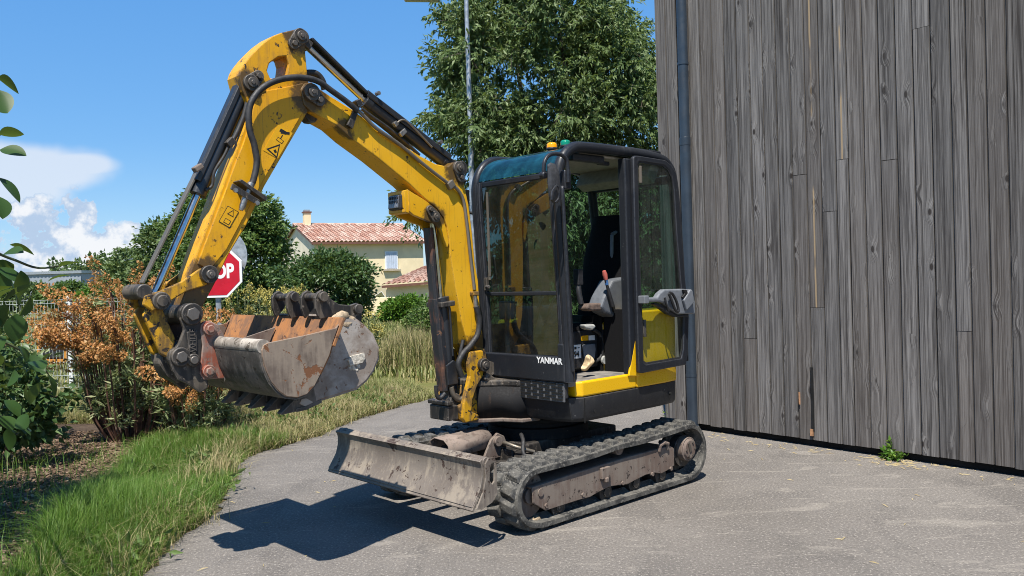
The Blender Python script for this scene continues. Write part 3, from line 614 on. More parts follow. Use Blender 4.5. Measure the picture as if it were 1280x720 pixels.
# black lower valance of the side below the yellow and the sill
def flat_prism(b, pts, z0, z1):
    n = len(pts); b.add([(x, y, z0) for x, y in pts]+[(x, y, z1) for x, y in pts], [tuple(reversed(range(n))), tuple(range(n, 2*n))]+[(i, (i+1) % n, (i+1) % n+n, i+n) for i in range(n)]); return b
b = B(); flat_prism(b, [(.335, .40), (.335, .690), (.30, .722), (-.262, .722), (-.262, .40)], .768, .868); sill = b.make('door_sill', M['yellow_body'], EX, 0, .012, 3)
b = B(); flat_prism(b, [(-.266, .45), (-.266, .727), (-.60, .727), (-.74, .712), (-.83, .65), (-.865, .50), (-.865, .45)], .766, 1.30)
b.make('rear_side_panel', M['yellow_body'], EX, 30, .012, 3)
b = B(); flat_prism(b, [(-.25, -.70), (-.25, .44), (-.85, .44), (-.89, .2), (-.89, -.4), (-.82, -.68), (-.7, -.71)], .766, 1.22); b.make('engine_hood', M['yellow_body'], EX, 0, .03, 3)
b = B(); flat_prism(b, [(.18, -.71), (.20, -.30), (.12, -.12), (-.25, -.12), (-.25, -.71)], .766, 1.16); b.make('right_side_cover', M['yellow_body'], EX, 0, .03, 3)
b = B(); b.box((.0, .29, .855), (.78, .80, .03)); b.make('cab_floor', M['mat'], EX, 0, .004)

# swing casting in front
b = B(); up = [(.34, .31), (.43, .27), (.48, .14), (.60, .04), (.62, -.24), (.40, -.34), (.22, -.38)]
flat_prism(b, up, .815, .862)
b.make('swing_bracket', M['black_grime'], EX, 0, .012)
b = B(); b.grid([[(x, y, z) for x, y in up] for z in (.60, .815)]); o = b.make('swing_housing', M['black_cast'], EX, 15); m_ = o.modifiers.new('s', 'SOLIDIFY'); m_.thickness = .02; m_.offset = -1
b = B(); flat_prism(b, [(.30, .33), (.44, .295), (.50, .15), (.62, .06), (.68, -.06), (.68, -.16), (.60, -.27), (.40, -.35)], .575, .60); b.make('swing_bracket', M['rust_plate'], EX, 0, .006)

# ------------------------------------------------ swing post (yellow C casting) and boom foot
c_out = [(588, 440), (604, 438), (607, 452), (604, 470), (597, 482), (591, 500), (590, 514), (599, 519), (598, 525), (582, 529), (579, 523), (580, 505), (584, 487), (588, 470), (586, 455)]
b = B(); b.prism(mys(c_out, .06), .02, .06); b.prism(mys(c_out, .06), -.26, -.22); o = b.make('swing_post', M['yellow_dirty'], EX, 0, .008)
b = B(); b.prism([(.46, .60), (.74, .60), (.76, .70), (.66, .74), (.62, .82), (.50, .86), (.46, .80)], -.215, .015); b.make('swing_post_web', M['yellow_dirty'], EX, 0, .012)
b = B(); q0 = m3(545, 512, -.02); b.box((.80, -.10, .66), (.09, .20, .10)); b.box((.83, -.10, .73), (.05, .22, .03)); b.make('cylinder_foot', M['black_grime'], EX, 0, .008)
pin_boss('boom_foot_pin', 603, 456, .062, .045, .028, .03, mat='black_grime')
b = B(); b.cyl((.47, .02, .93), (.47, -.22, .93), .05, n=20); b.make('foot_cross_pin', M['black_grime'], EX, 30)
b = B(); f0 = m3(606, 470, .07); f1 = m3(622, 480, .07); b.bar(f0, f1, .03, .05); b.bar((f1[0], .05, f1[2]), (.30, .05, .84), .04, .04); b.make('stop_link', M['black_grime'], EX, 0, .008)

# ------------------------------------------------ boom
BY0, BY1 = -.005, -.195
boom_px = [(376, 112), (381, 104), (390, 102.5), (398, 110), (414, 120.5), (440, 136.5), (472, 160), (522, 193), (545, 205), (560, 208), (566, 203), (573, 203), (578, 209), (580, 229), (586, 256), (590, 287), (594, 330), (598, 352), (601, 400), (604, 420), (605, 447),
           (596, 446), (585, 431), (577, 402), (568, 352), (563, 320), (561, 300), (559, 284), (555, 272), (546, 260), (530.6, 248), (512, 230), (473, 198), (440, 173.6), (421.7, 157.5), (389, 139), (380, 131)]
b = B(); b.prism(mys(boom_px, BY0), BY0, BY1); boom = b.make('boom', M['yellow'], EX, 0, .007, 2)
# foot fork of the boom carrying the pin
b = B(); b.prism(mys([(592, 432), (605, 436), (608, 452), (603, 466), (597, 462), (594, 450)], BY0), -.19, BY0+.014); b.make('boom_foot', M['yellow_dirty'], EX, 0, .008)
# side stiffening plate edge along the top, and the rib where the boom bends
b = B(); b.prism(mys([(472, 162), (522, 194), (522, 199), (472, 167)], BY0), BY0+.010, BY0-.002); b.make('boom_side_rail', M['yellow'], boom, 0, .003)
# boom cylinder bracket + rib
brk = [(510, 237), (516, 241), (531, 250), (546, 262), (554, 274), (558, 287), (561, 304), (559, 310), (556, 302), (551, 288), (545, 280), (536, 277), (517, 269), (511, 264)]
for y in (BY0, BY1+.024):
    b = B(); b.prism(mys(brk, BY0), y+.003, y-.024); b.make('cylinder_bracket', M['yellow'], boom, 0, .004)
b = B(); b.prism(mys([(506, 238), (511, 236.5), (512, 267), (507, 265)], BY0), BY0-.002, BY1); b.make('lamp_bracket', M['yellow'], boom, 0, .004)
pin_boss('boom_cylinder_pin', 543, 271, BY0+.005, .038, .024, .02, (536.5, 262), parent=boom)
q = m3(503, 254, -.10); wlp = B(); wlp.box((q[0]+.035, -.10, q[2]), (.06, .13, .10), ry=-.12); lamp = wlp.make('work_lamp', M['dark_plastic'], EX, 0, .012)
b = B(); b.box((q[0]+.069, -.10, q[2]+.004), (.008, .11, .082), ry=-.12); lf = b.make('lamp_lens', M['lens'], lamp, 0, .003)
for k in range(4):
    for j in range(3):
        bb = B(); bb.cyl((q[0]+.07, -.14+.027*k, q[2]-.022+.026*j), (q[0]+.0755, -.14+.027*k, q[2]-.021+.026*j), .010, n=10); bb.make('reflector', M['dark_plastic'], lf, 30)
b = B(); b.cyl((q[0]+.01, -.12, q[2]+.05), (q[0]+.01, -.08, q[2]+.05), .012, n=10); b.make('lamp_bolt', M['pin'], lamp)
# arm-cylinder ear on the boom's back
pin_boss('arm_cylinder_pin', 572, 210, BY0, .045, .026, .022, (575, 222), parent=boom)
# arm pivot boss on boom
pin_boss('arm_pivot_pin', 388, 116, BY0+.001, .052, .030, .026, (398, 125.5), parent=boom)
b = B(); b.prism(mys([(381, 133), (389, 139), (400, 146), (394, 153), (388, 152), (382, 146)], -.06), -.06, -.14); b.make('boom_stop', M['black_grime'], boom, 0, .004)

def cylinder(name, rod0, rod1, body0, body1, r, rr, parts=True):
    """hydraulic cylinder between two points: barrel with gland and end eye, polished rod with eye"""
    a0, a1, b0, b1 = map(Vector, (rod0, rod1, body0, body1)); d = (b1-b0).normalized()
    b = B(); b.cyl(b0, b1, r, n=24); b.cyl(b0-d*.004, b0+d*.05, r*1.12, n=24); b.cyl(b1-d*.03, b1, r*1.05, n=24)
    o = b.make(name, M['cyl_black'], EX, 30, .003)
    b = B(); b.cyl(a0, a1, rr, n=18); b.make('piston_rod', M['chrome'], o, 40)
    return o
CY = -.10
# arm cylinder along the top of the boom
pA = m3(373, 48, CY); pB = m3(572, 211, CY); g0 = m3(455, 126, CY); g1 = m3(556, 203, CY)
def onl(a, b_, t): return a+(b_-a)*t
ac = cylinder('arm_cylinder', onl(pA, pB, .02), g0+(g1-g0)*.1, g0, g1, .044, .023)
b = B(); b.cyl((pA[0], -.155, pA[2]), (pA[0], -.045, pA[2]), .042, n=20); b.bar(pA, onl(pA, pB, .06), .06, .05); b.make('rod_eye', M['black_grime'], ac, 30, .004)
b = B(); b.cyl((pB[0], -.15, pB[2]), (pB[0], -.05, pB[2]), .05, n=20); b.bar(g1, pB, .07, .07); b.make('cylinder_eye', M['black_grime'], ac, 30, .004)
gd = np.array((g1-g0)/np.linalg.norm(g1-g0)); gu = np.array([-gd[2], 0, gd[0]]); gu = gu if gu[2] > 0 else -gu
b = B()
def channel(b, p0, p1, up_, w, hgt, th=.006):
    p0 = np.array(p0); p1 = np.array(p1); yv = np.array([0, 1, 0])
    sec = [(-w/2, -hgt), (-w/2, 0), (-w*.32, hgt*.45), (w*.32, hgt*.45), (w/2, 0), (w/2, -hgt)]
    inner = [(x*(1-2*th/w), z-th) for x, z in reversed(sec)]
    loop = sec+inner
    rows = [[p_+yv*x+up_*z for x, z in loop] for p_ in (p0, p1)]
    b.grid(rows, close=True); n = len(loop); o_ = len(b.v)-2*n
    b.f.append(tuple(o_+i for i in range(n))); b.f.append(tuple(o_+n+i for i in reversed(range(n))))
channel(b, g0+gu*.048-gd*.02, g1+gu*.048+gd*.0, gu, .11, .03); b.make('cylinder_guard', M['cyl_black'], ac, 0, .002)
b = B(); channel(b, onl(pA, pB, .045)+gu*.045, g0+gu*.040+gd*.04, gu, .085, .012); b.make('rod_guard', M['cyl_black'], ac, 0, .002)
for t_ in (.05, .82): 
    q = onl(g0, g1, t_)+gu*.07; bb = B(); bb.cyl((q[0], -.055, q[2]), (q[0], -.025, q[2]), .014, n=8); bb.make('guard_bolt', M['fitting'], ac, 30)
def HP(pts, Y): return smooth_path([m3(a, c_, Y) for a, c_ in pts])
b = B(); b.tube(HP([(495, 156), (500, 151), (507, 151), (520, 163), (540, 184)], -.045), .007, 8); b.make('feed_pipe', M['steel_tube'], ac, 60)
b = B(); b.box(m3(494, 155, -.05), (.03, .03, .03), ry=.7); b.box(m3(503, 166, -.05), (.055, .03, .03), ry=.7); b.make('port_block', M['fitting'], ac, 0, .003)
b = B(); b.tube(HP([(452, 136), (465, 146), (485, 160), (507, 178), (524, 194)], -.07), .012, 8); b.tube(HP([(455, 142), (470, 152), (490, 168), (512, 186)], -.13), .012, 8); b.make('boom_hose', M['hose'], boom, 60)

# ------------------------------------------------ arm
AY0, AY1 = -.022, -.178
arm_px = [(299, 94), (301, 87), (305, 80), (312, 71), (320, 62.5), (330, 53), (341, 45), (351, 41), (361, 38.5), (370, 36.5), (376, 37.5), (381, 42), (382, 67), (385, 98), (389, 116), (387, 136), (330.6, 233), (309, 280), (285, 320), (270, 352), (253, 384), (247, 397), (238, 402), (228, 396), (226, 383), (232, 364), (238, 340), (251, 303), (260, 280), (278, 233), (287, 208), (296, 185), (305, 160), (313, 136), (304, 114)]
hole_px = [(334, 89), (337, 79), (348, 71), (358, 70), (361, 80), (359, 95), (348, 98), (338, 98)]
b = B(); b.prism_hole(mys(arm_px, AY0), mys(hole_px, AY0), AY0, AY1); arm = b.make('arm', M['yellow_arm'], EX, 0, .006)
b = B(); b.prism(mys([(318, 124), (334, 113), (352, 110), (378, 104), (384, 121), (383, 133), (331, 222), (283, 312), (262, 338), (246, 330), (256, 303), (265, 280), (283, 233), (292, 208), (301, 185), (311, 158)], AY0), AY0+.008, AY0-.004); b.make('arm_side_plate', M['yellow_arm'], arm, 0, .005)
pin_boss('arm_top_pin', 374, 46, AY0+.001, .046, .028, .024, (366, 55), parent=arm, plate='black_grime')
pin_boss('bucket_cylinder_pin', 313, 104, AY0+.002, .046, .028, .022, (322, 95.5), parent=arm, plate='black_grime')
pin_boss('rocker_pin', 260, 343, .014, .048, .024, .03, parent=EX, mat='black_grime')
# bucket cylinder on the arm's front
qA = m3(312, 104, CY); qB = m3(190, 375, CY); h0 = m3(247, 243, CY); h1 = m3(303, 118, CY)
bc = cylinder('bucket_cylinder', onl(qB, qA, .03), onl(h0, h1, .1), h0, h1, .040, .021)
b = B(); b.cyl((qB[0], -.15, qB[2]), (qB[0], -.05, qB[2]), .04, n=20); b.make('rod_eye', M['black_grime'], bc, 30, .004)
b = B(); b.bar(h1, qA, .07, .07); b.cyl((qA[0], -.15, qA[2]), (qA[0], -.05, qA[2]), .045, n=20); b.make('cylinder_eye', M['black_grime'], bc, 30, .004)
hd = (h1-h0)/np.linalg.norm(h1-h0); hu = np.array([-hd[2], 0, hd[0]]); hu = hu if hu[0] > 0 else -hu
b = B(); channel(b, h0+hu*.050+hd*.06, h1+hu*.050+hd*.06, hu, .085, .022); b.make('cylinder_guard', M['cyl_black'], bc, 0, .002)
b = B(); b.bar(tuple(h0+hu*.054+hd*.10), tuple(m3(177, 354, CY)), .05, .012, up=hu); b.make('rod_guard', M['steel_tube'], bc, 0, .002)
for (a, c_) in ((247, 209), (243, 212)): pass
b = B(); q = m3(247, 210, -.03); b.box(q, (.05, .05, .03), ry=.6); b.make('guard_bolt', M['rust_plate'], bc, 0, .006)
b = B(); b.tube(HP([(309, 128), (303, 150), (293, 172), (287, 180)], -.045), .013, 10); b.tube(HP([(287, 180), (280, 195), (268, 215), (265, 232), (257, 238)], -.05), .009, 8); b.make('feed_hose', M['hose'], bc, 60)
b = B(); b.box(m3(288, 178, -.045), (.05, .04, .04), ry=.8); b.make('port_block', M['black_grime'], bc, 0, .005)
# hose over the knee, clamp plate and coupling on the arm
HY = .035
b = B(); b.tube(HP([(447, 138), (432, 126), (414, 113), (400, 103), (385, 98), (365, 97), (345, 101), (328, 110), (316, 124), (311, 140), (312, 162), (318, 182), (321, 203), (317, 224), (314, 231)], HY), .018, 12); b.make('arm_hose', M['hose'], arm, 60)
b = B(); b.tube(HP([(380, 92), (394, 92), (402, 100), (406, 112)], -.12), .022, 10); b.make('knee_hose', M['hose'], arm, 60)
b = B(); b.tube([m3(314, 229, HY), m3(312, 235, HY), m3(312, 235, HY), m3(308, 247, HY)], [.021, .021, .015, .015], 12); b.tube([m3(306.5, 246, HY), m3(303, 258, HY), m3(301, 263, HY)], [.018, .018, .011], 12); b.make('hose_coupling', M['fitting'], arm, 40)
cp = mys([(291, 228), (295, 226), (325, 247), (326, 256), (322, 258), (288, 237)], .02)
b = B(); b.prism(mys([(290, 228), (294, 226), (326, 248), (324, 253)], AY0), AY0, .06); b.prism(mys([(288, 236), (291, 229), (325, 250), (323, 257)], .055), .045, .055); b.make('hose_clamp_plate', M['black_grime'], arm, 0, .003)
for a, c_ in ((294, 238), (321, 254)): bb = B(); q = m3(a, c_, .055); bb.cyl((q[0], .05, q[2]), (q[0], .066, q[2]), .013, n=8); bb.make('clamp_bolt', M['fitting'], arm)
# steel pipe down the boom side
b = B(); b.tube(HP([(447, 138), (458, 148), (470, 160), (500, 181), (530, 206), (560, 229), (571, 236), (579, 250), (583, 275), (588, 320), (593, 362)], .012), .012, 10); b.make('boom_pipe', M['steel_tube'], boom, 60)
b = B(); b.box(m3(563, 231, .012), (.055, .035, .05), ry=.6); b.make('pipe_clip', M['steel_tube'], boom, 0, .005)
b = B(); b.box(m3(593, 367, .015), (.05, .05, .03), ry=0); b.make('pipe_clip', M['yellow_dirty'], boom, 0, .005)
b = B(); b.tube([m3(593, 366, .02), m3(595, 385, .02)], .017, 10); b.make('pipe_union', M['fitting'], boom, 40)
b = B(); b.prism(mys([(434, 156), (444, 132), (450, 133), (441, 161)], .02), .004, .024); b.box(m3(447, 129, .03), (.04, .05, .04), ry=.5); b.make('hose_clip', M['black_grime'], boom, 0, .004)
b = B(); b.tube(HP([(595, 383), (599, 400), (597, 418), (588, 432), (578, 443), (573, 456), (577, 470)], .03), .020, 12); b.make('boom_foot_hose', M['hose'], EX, 60)
b = B(); b.tube(HP([(579, 425), (576, 438), (574, 450)], .0), .012, 10); b.make('boom_foot_hose', M['hose'], EX, 60)
b = B(); b.tube(HP([(564, 484), (567, 494), (573, 500), (579, 497), (580, 480)], -.02), .017, 10); b.make('boom_foot_hose', M['steel_tube'], EX, 60)
b = B(); b.tube(HP([(545, 482), (546, 494), (550, 498), (556, 492)], -.02), .014, 10); b.make('boom_foot_hose', M['hose'], EX, 60)
# boom cylinder
rA = m3(541, 270, CY); rB = m3(562, 500, CY); k0 = m3(550, 372, CY); k1 = m3(562, 486, CY)
bcy = cylinder('boom_cylinder', rA, onl(k0, k1, .1), k0, k1, .056, .026)
b = B(); b.cyl((rB[0], -.17, rB[2]), (rB[0], -.03, rB[2]), .05, n=20); b.bar(k1, rB, .08, .08); b.make('cylinder_eye', M['black_grime'], bcy, 30, .004)
b = B(); b.cyl((rA[0], -.16, rA[2]), (rA[0], -.04, rA[2]), .042, n=20); b.make('rod_eye', M['black_grime'], bcy, 30, .004)
gd2 = (k1-k0)/np.linalg.norm(k1-k0); gu2 = np.array([-gd2[2], 0, gd2[0]]); gu2 = gu2 if gu2[0] > 0 else -gu2
b = B(); channel(b, k0+gu2*.066, k1+gu2*.066, gu2, .10, .035); b.make('cylinder_guard', M['guard_rusty'], bcy, 0, .002)
b = B(); channel(b, onl(rA, rB, .06)+gu2*.062, k0+gu2*.062+gd2*.05, gu2, .08, .02); b.make('rod_guard', M['guard_rusty'], bcy, 0, .002)
b = B(); q = onl(k0, k1, .07); b.box((q[0], -.10, q[2]), (.12, .17, .035), ry=.08); b.make('guard_clamp', M['black_grime'], bcy, 0, .006)
b = B(); b.tube(HP([(556, 381), (561, 384), (563, 400), (566, 445)], -.03), .008, 8); b.make('feed_pipe', M['cyl_black'], bcy, 60)
b = B(); b.prism(mys([(558, 457), (567, 450), (574, 455), (573, 480), (560, 482)], -.015), -.03, -.012); b.make('hose_shield', M['cyl_black'], EX, 0, .006)

# ------------------------------------------------ bucket linkage
lk = [(250, 336), (262, 334), (269, 342), (267, 352), (255, 357.5), (232, 365), (206, 381), (191, 389), (179, 381), (181, 370), (200, 364), (227, 352), (236, 346)]
for y in (-.014, -.208):
    b = B(); b.prism(mys(lk, .01), y+.024, y); b.make('rocker_link', M['yellow_dirty'], EX, 0, .006)
bl_ = [(184, 384), (202, 383), (220, 424), (216, 440), (209, 447), (201, 443), (179, 395)]
for y in (-.05, -.18):
    b = B(); b.prism(mys(bl_, -.02), y+.03, y); b.make('bucket_link', M['yellow_dirty'], EX, 0, .008)
b = B(); b.prism(mys([(188, 392), (196, 390), (212, 428), (206, 436)], -.05), -.05, -.15); b.make('bucket_link_web', M['yellow_dirty'], EX, 0, .004)
for nm, a, c_ in (('link_pin', 191, 376),):
    q = m3(a, c_, -.1); b = B(); b.cyl((q[0], -.25, q[2]), (q[0], .03, q[2]), .046, n=24); o = b.make(nm, M['black_grime'], EX, 30, .006)
    b = B(); b.cyl((q[0], .028, q[2]), (q[0], .045, q[2]), .03, n=20); b.make('pin_head', M['black_grime'], o, 30, .004)
q = m3(172, 365, -.1); b = B(); b.cyl((q[0], -.22, q[2]), (q[0], .0, q[2]), .04, n=20); b.make('guard_roller', M['black_grime'], EX, 30, .006)

# ------------------------------------------------ quick coupler
cplate = [(224, 388), (229, 383), (237, 381.5), (246, 385), (250, 392), (249.5, 400), (252.5, 405), (254, 412), (252, 445), (250.5, 467), (261, 476), (260.5, 485), (251, 491.5), (236, 481), (222, 474.5), (216, 464), (211.5, 450), (212, 440), (222, 433), (230, 412), (225, 398)]
cpl = empty('quick_coupler', (0, 0, 0), 0, EX)
for y in (.005, -.23):
    b = B(); b.prism(mys(cplate, .03), y+.025, y); b.make('coupler_plate', M['black_grime'], cpl, 0, .008)
b = B(); b.prism(mys([(222, 430), (250, 425), (250, 465), (224, 468), (214, 455)], .0), -.0, -.205); b.prism(mys([(198, 440), (212, 450), (225, 474), (220, 480), (205, 470), (195, 455)], -.10), -.06, -.16); b.make('coupler_block', M['black_grime'], cpl, 0, .015)
b = B(); qq = [m3(233, 415, .03), m3(246, 413, .03), m3(246, 439, .03), m3(236, 440, .03)]; b.prism([(p_[0], p_[2]) for p_ in qq], .029, .037); npl = b.make('name_plate', M['black_grime'], cpl, 0, .003)
qc = m3(240.5, 426.5, .038)
text_mesh('raised_lettering', 'WHITE', .042, M['black_grime'], npl, Matrix.Translation((qc[0], .037, qc[2])) @ Matrix(((0, -1, 0, 0), (0, 0, 1, 0), (1, 0, 0, 0), (0, 0, 0, 1))) @ Matrix.Rotation(.0, 4, 'Z'), .003)
for a, c_, r_ in ((240, 392.5, .058), (226, 446, .05), (241.5, 450, .034)):
    q = m3(a, c_, .04); b = B(); b.cyl((q[0], -.25, q[2]), (q[0], .05, q[2]), r_, n=26); o = b.make('coupler_pin', M['black_grime'], cpl, 30, .006); b = B(); b.cyl((q[0], .048, q[2]), (q[0], .064, q[2]), r_*.62, n=6 if r_ > .04 else 18); b.make('pin_head', M['pin'], o, 30, .003)
ear = [(253, 406), (257, 402), (264, 401), (274, 406), (279, 414), (284, 424), (277, 436), (286, 473), (256, 475), (251.5, 467), (255, 432), (252, 414)]
# ------------------------------------------------ grading bucket on the coupler
gb = tag(empty('grading_bucket', (0, 0, 0), 0, EX)); 
GY0, GY1 = -.77, .55
side = [(327.5, 438), (330, 431.5), (335, 428.6), (380, 419.5), (420, 410), (424, 405), (416, 428.6), (412, 444), (401, 467.5), (393.6, 482), (384, 492.8), (372, 497), (358.6, 495.7), (349, 489), (339, 477), (333, 463.6), (328.5, 446)]
sp_ = mys(side, GY1)
b = B(); b.prism(sp_, GY1, GY1-.014); b.make('side_plate', M['bucket'], gb, 0, .003)
b = B(); b.prism(sp_, GY0, GY0+.014); b.make('side_plate', M['bucket'], gb, 0, .003)
tubec = my(331, 433.5, GY1)
shell = [(tubec[0]+.02, tubec[1]+.0)]+mys([(328.5, 446), (333, 463.6), (339, 477), (349, 489), (358.6, 495.7), (372, 497), (384, 492.8), (393.6, 482), (401, 467.5)], GY1)
b = B(); b.strip(shell, .012, GY0+.014, GY1-.014); b.make('bucket_shell', M['bucket_dark'], gb, 40)
lipp = mys([(401, 467.5), (412, 444), (417, 427), (428, 397)], GY1)
b = B(); b.strip(lipp[:3], .012, GY0+.014, GY1-.014); b.make('bucket_floor', M['rust_orange'], gb, 40)
b = B(); b.strip([my(415.5, 432, GY1), my(428.5, 396.5, GY1)], .018, GY0-.004, GY1+.004); b.make('cutting_edge', M['rust_orange'], gb, 0, .003)
b = B(); b.tube([(tubec[0], GY0+.012, tubec[1]), (tubec[0], GY1-.012, tubec[1])], .036, 22); b.make('torque_tube', M['pale_tube'], gb, 40)
b = B(); 
cpt = my(424, 405, GY1)
b.prism([(tubec[0]-.05, tubec[1]-.03), (cpt[0]+.02, cpt[1]-.03), (cpt[0]+.1, cpt[1]-.2), (tubec[0]-.1, tubec[1]-.12)], -.12, -.108); b.make('inner_gusset', M['rust_plate'], gb, 0, .002)
for y in (.035, -.255):
    b = B(); b.prism(mys(ear, .05), y, y-.028); o = b.make('hanger_ear', M['red_ear'], gb, 0, .005)
    for a, c_ in ((262.5, 411), (261.5, 464)):
        q = m3(a, c_, .05); bb = B(); bb.cyl((q[0], y-.03, q[2]), (q[0], y+.022, q[2]), .034, n=24); bb.cyl((q[0], y+.02, q[2]), (q[0], y+.034, q[2]), .022, n=6); bb.make('ear_pin', M['red_ear'], o, 30, .003)
b = B(); q1 = my(276, 436, .05); q2 = my(283, 472, .05); b.prism([(q1[0], q1[1]), (tubec[0], tubec[1]+.02), (tubec[0]-.02, tubec[1]-.2), (q2[0], q2[1])], -.26, .04); b.make('ear_backing', M['bucket_dark'], gb, 0, .01)
# ------------------------------------------------ decals on the arm
def decal(pts, Y, name, mat, th=.0012):
    b = B(); b.prism(mys(pts, Y), Y, Y-th); return b.make(name, M[mat], arm)
DY = AY0+.0095
def quad(cx, cy, w, h, ang):             # a little parallelogram of sticker on the slanting arm
    ca, sa = math.cos(ang), math.sin(ang); return [(cx+x*ca-y*sa, cy+x*sa+y*ca) for x, y in ((-w/2, -h/2), (w/2, -h/2), (w/2, h/2), (-w/2, h/2))]
AN = math.radians(30)
def rotp(cx, cy, pts, ang): ca, sa = math.cos(ang), math.sin(ang); return [(cx+x*ca-y*sa, cy+x*sa+y*ca) for x, y in pts]
st1 = decal(quad(347.5, 177, 21, 37, AN), DY+.0005, 'warning_sticker', 'sticker_yellow')
def tri(cx, cy, s_, ang): return rotp(cx, cy, [(0, -s_), (s_*.95, s_*.7), (-s_*.95, s_*.7)], ang)
decal(tri(344, 187, 9.5, AN+.2), DY+.0012, 'warning_triangle', 'ink'); decal(tri(344, 187.6, 6.6, AN+.2), DY+.002, 'warning_triangle_field', 'sticker_yellow'); decal(quad(344, 189, 4, 3, AN+.6), DY+.0027, 'warning_symbol', 'ink')
decal(quad(354, 164.5, 4, 9, AN+1.57), DY+.0012, 'pictogram_person', 'ink'); decal(quad(356.5, 166, 3, 11, AN+1.2), DY+.0018, 'pictogram_person', 'ink'); decal(quad(350, 175.5, 9, 4.5, AN+.1), DY+.0012, 'pictogram_frame', 'ink'); decal(quad(350, 175.5, 7.6, 3.2, AN+.1), DY+.002, 'pictogram_field', 'sticker_yellow'); decal(quad(352, 171, 1.2, 5, AN), DY+.0012, 'pictogram_arrow', 'ink')
decal(quad(286, 271, 16, 23, AN), DY+.0005, 'outline_sticker', 'ink'); decal(quad(286, 271, 14.4, 21.4, AN), DY+.0012, 'outline_sticker_field', 'sticker_yellow')
decal(tri(289.5, 266.5, 4.8, AN), DY+.002, 'small_triangle', 'ink'); decal(tri(289.5, 266.8, 3.2, AN), DY+.0027, 'small_triangle_field', 'sticker_yellow'); decal(quad(284, 277, 8, 6, AN), DY+.002, 'book_symbol', 'ink'); decal(quad(284, 277, 6.4, 4.4, AN), DY+.0027, 'book_symbol_field', 'sticker_yellow')
# ================================================================== CAB
CL, CR = .700, -.095                      # left and right frame planes
cab = empty('cab', (0, 0, 0), 0, EX)
side_prof = [(.395, .875), (.405, 1.3), (.43, 1.75), (.452, 2.10), (.445, 2.23), (.40, 2.325), (.32, 2.385), (.20, 2.405), (-.30, 2.41), (-.62, 2.392), (-.72, 2.35), (-.78, 2.25), (-.82, 1.9), (-.85, 1.3), (-.86, .9)]
def rail(b, Y, r=.036, pts=side_prof, w=None):
    P = smooth_path([(x, Y, z) for x, z in pts], 5); b.tube(P, r, 12)
for Y in (CL, CR):
    b = B(); rail(b, Y); b.make('cab_rail', M['black_frame'], cab, 50)
# pillars and cross members
b = B(); bx = -.185
b.box((bx-.035, CL+.004, 1.61), (.075, .065, 1.50)); b.make('door_pillar', M['black_frame'], cab, 0, .010)
b = B(); b.box((-.29, CL-.01, 1.61), (.07, .03, 1.46)); b.make('hinge_pillar', M['black'], cab, 0, .008)
b = B(); b.box((.43, (CL+CR)/2, 2.215), (.05, CL-CR, .045)); b.make('windscreen_header', M['black_frame'], cab, 0, .010)
b = B(); b.box((.424, (CL+CR)/2, 1.45), (.025, CL-CR-.05, .026)); b.make('windscreen_bar', M['black_frame'], cab, 0, .005)
b = B(); b.box((.412, .30, .955), (.05, .795, .165)); b.box((.415, .665, 1.0), (.045, .06, .25)); fp = b.make('front_panel', M['black_frame'], cab, 0, .010)
tq = mpl(686.5, 451.3, 0, .438); text_mesh('maker_lettering', 'YANMAR', .056, M['white'], fp, Matrix.Translation((.4375, tq[1], tq[2])) @ Matrix(((0, 0, 1, 0), (1, 0, 0, 0), (0, 1, 0, 0), (0, 0, 0, 1))), .0012, .0014)
for Y in (CL-.045, CR+.04):
    b = B(); b.tube(smooth_path([(x+.008, Y, z) for x, z in side_prof[:5]], 4), .022, 8); b.make('windscreen_frame', M['black_frame'], cab, 50)
def fx(z): return float(np.interp(z, [.875, 1.3, 1.75, 2.1, 2.2], [.395, .405, .43, .452, .452]))
def pane(name, rows, mat, parent=cab): 
    b = B(); b.grid(rows); o = b.make(name, M[mat], parent, 60, fix=False); m_ = o.modifiers.new('s', 'SOLIDIFY'); m_.thickness = .004; return o
ys = np.linspace(CR+.03, CL-.03, 5)
b = B(); b.grid([[(fx(z)+.006, y, z) for y in ys] for z in np.linspace(1.462, 2.195, 8)]); b.make('windscreen', M['glass_front'], cab, 60)
b = B(); b.grid([[(fx(z)+.004, y, z) for y in ys] for z in np.linspace(1.03, 1.44, 4)]); b.make('lower_windscreen', M['glass_front'], cab, 60)
rp = smooth_path([(.452, 0, 2.235), (.425, 0, 2.30), (.36, 0, 2.365), (.26, 0, 2.402), (.19, 0, 2.412)], 4)
b = B(); b.grid([[(p_[0]+.004, y, p_[2]+.006) for y in np.linspace(CR+.035, CL-.035, 5)] for p_ in rp]); b.make('roof_window', M['glass_roof'], cab, 60)
# roof panel slightly crowned with rounded rear, headliner below
b = B(); rows = []
for x, z in ((.20, 2.405), (.10, 2.418), (-.30, 2.425), (-.58, 2.412), (-.70, 2.372), (-.76, 2.29)):
    rows.append([(x, y, z+.018*(1-((y-.30)/.42)**2)) for y in np.linspace(CR-.005, CL+.005, 9)])
b.grid(rows); o = b.make('roof_panel', M['black_frame'], cab, 50); m_ = o.modifiers.new('s', 'SOLIDIFY'); m_.thickness = .02; m_.offset = -1
b = B(); b.box((-.24, .30, 2.372), (.86, .70, .02)); b.box((-.62, .30, 2.30), (.10, .70, .14), ry=-.5); hl = b.make('headliner', M['headliner'], cab, 0, .02)
b = B(); q = mpl(730, 221, 2, 2.36); b.box((q[0], q[1], 2.358), (.10, .07, .012)); b.make('roof_speaker', M['dark_plastic'], cab, 0, .01)
b = B(); b.box((.10, .64, 2.345), (.32, .05, .05)); b.box((-.09, .62, 2.33), (.12, .03, .03)); b.make('roof_handle', M['dark_plastic'], cab, 0, .01)
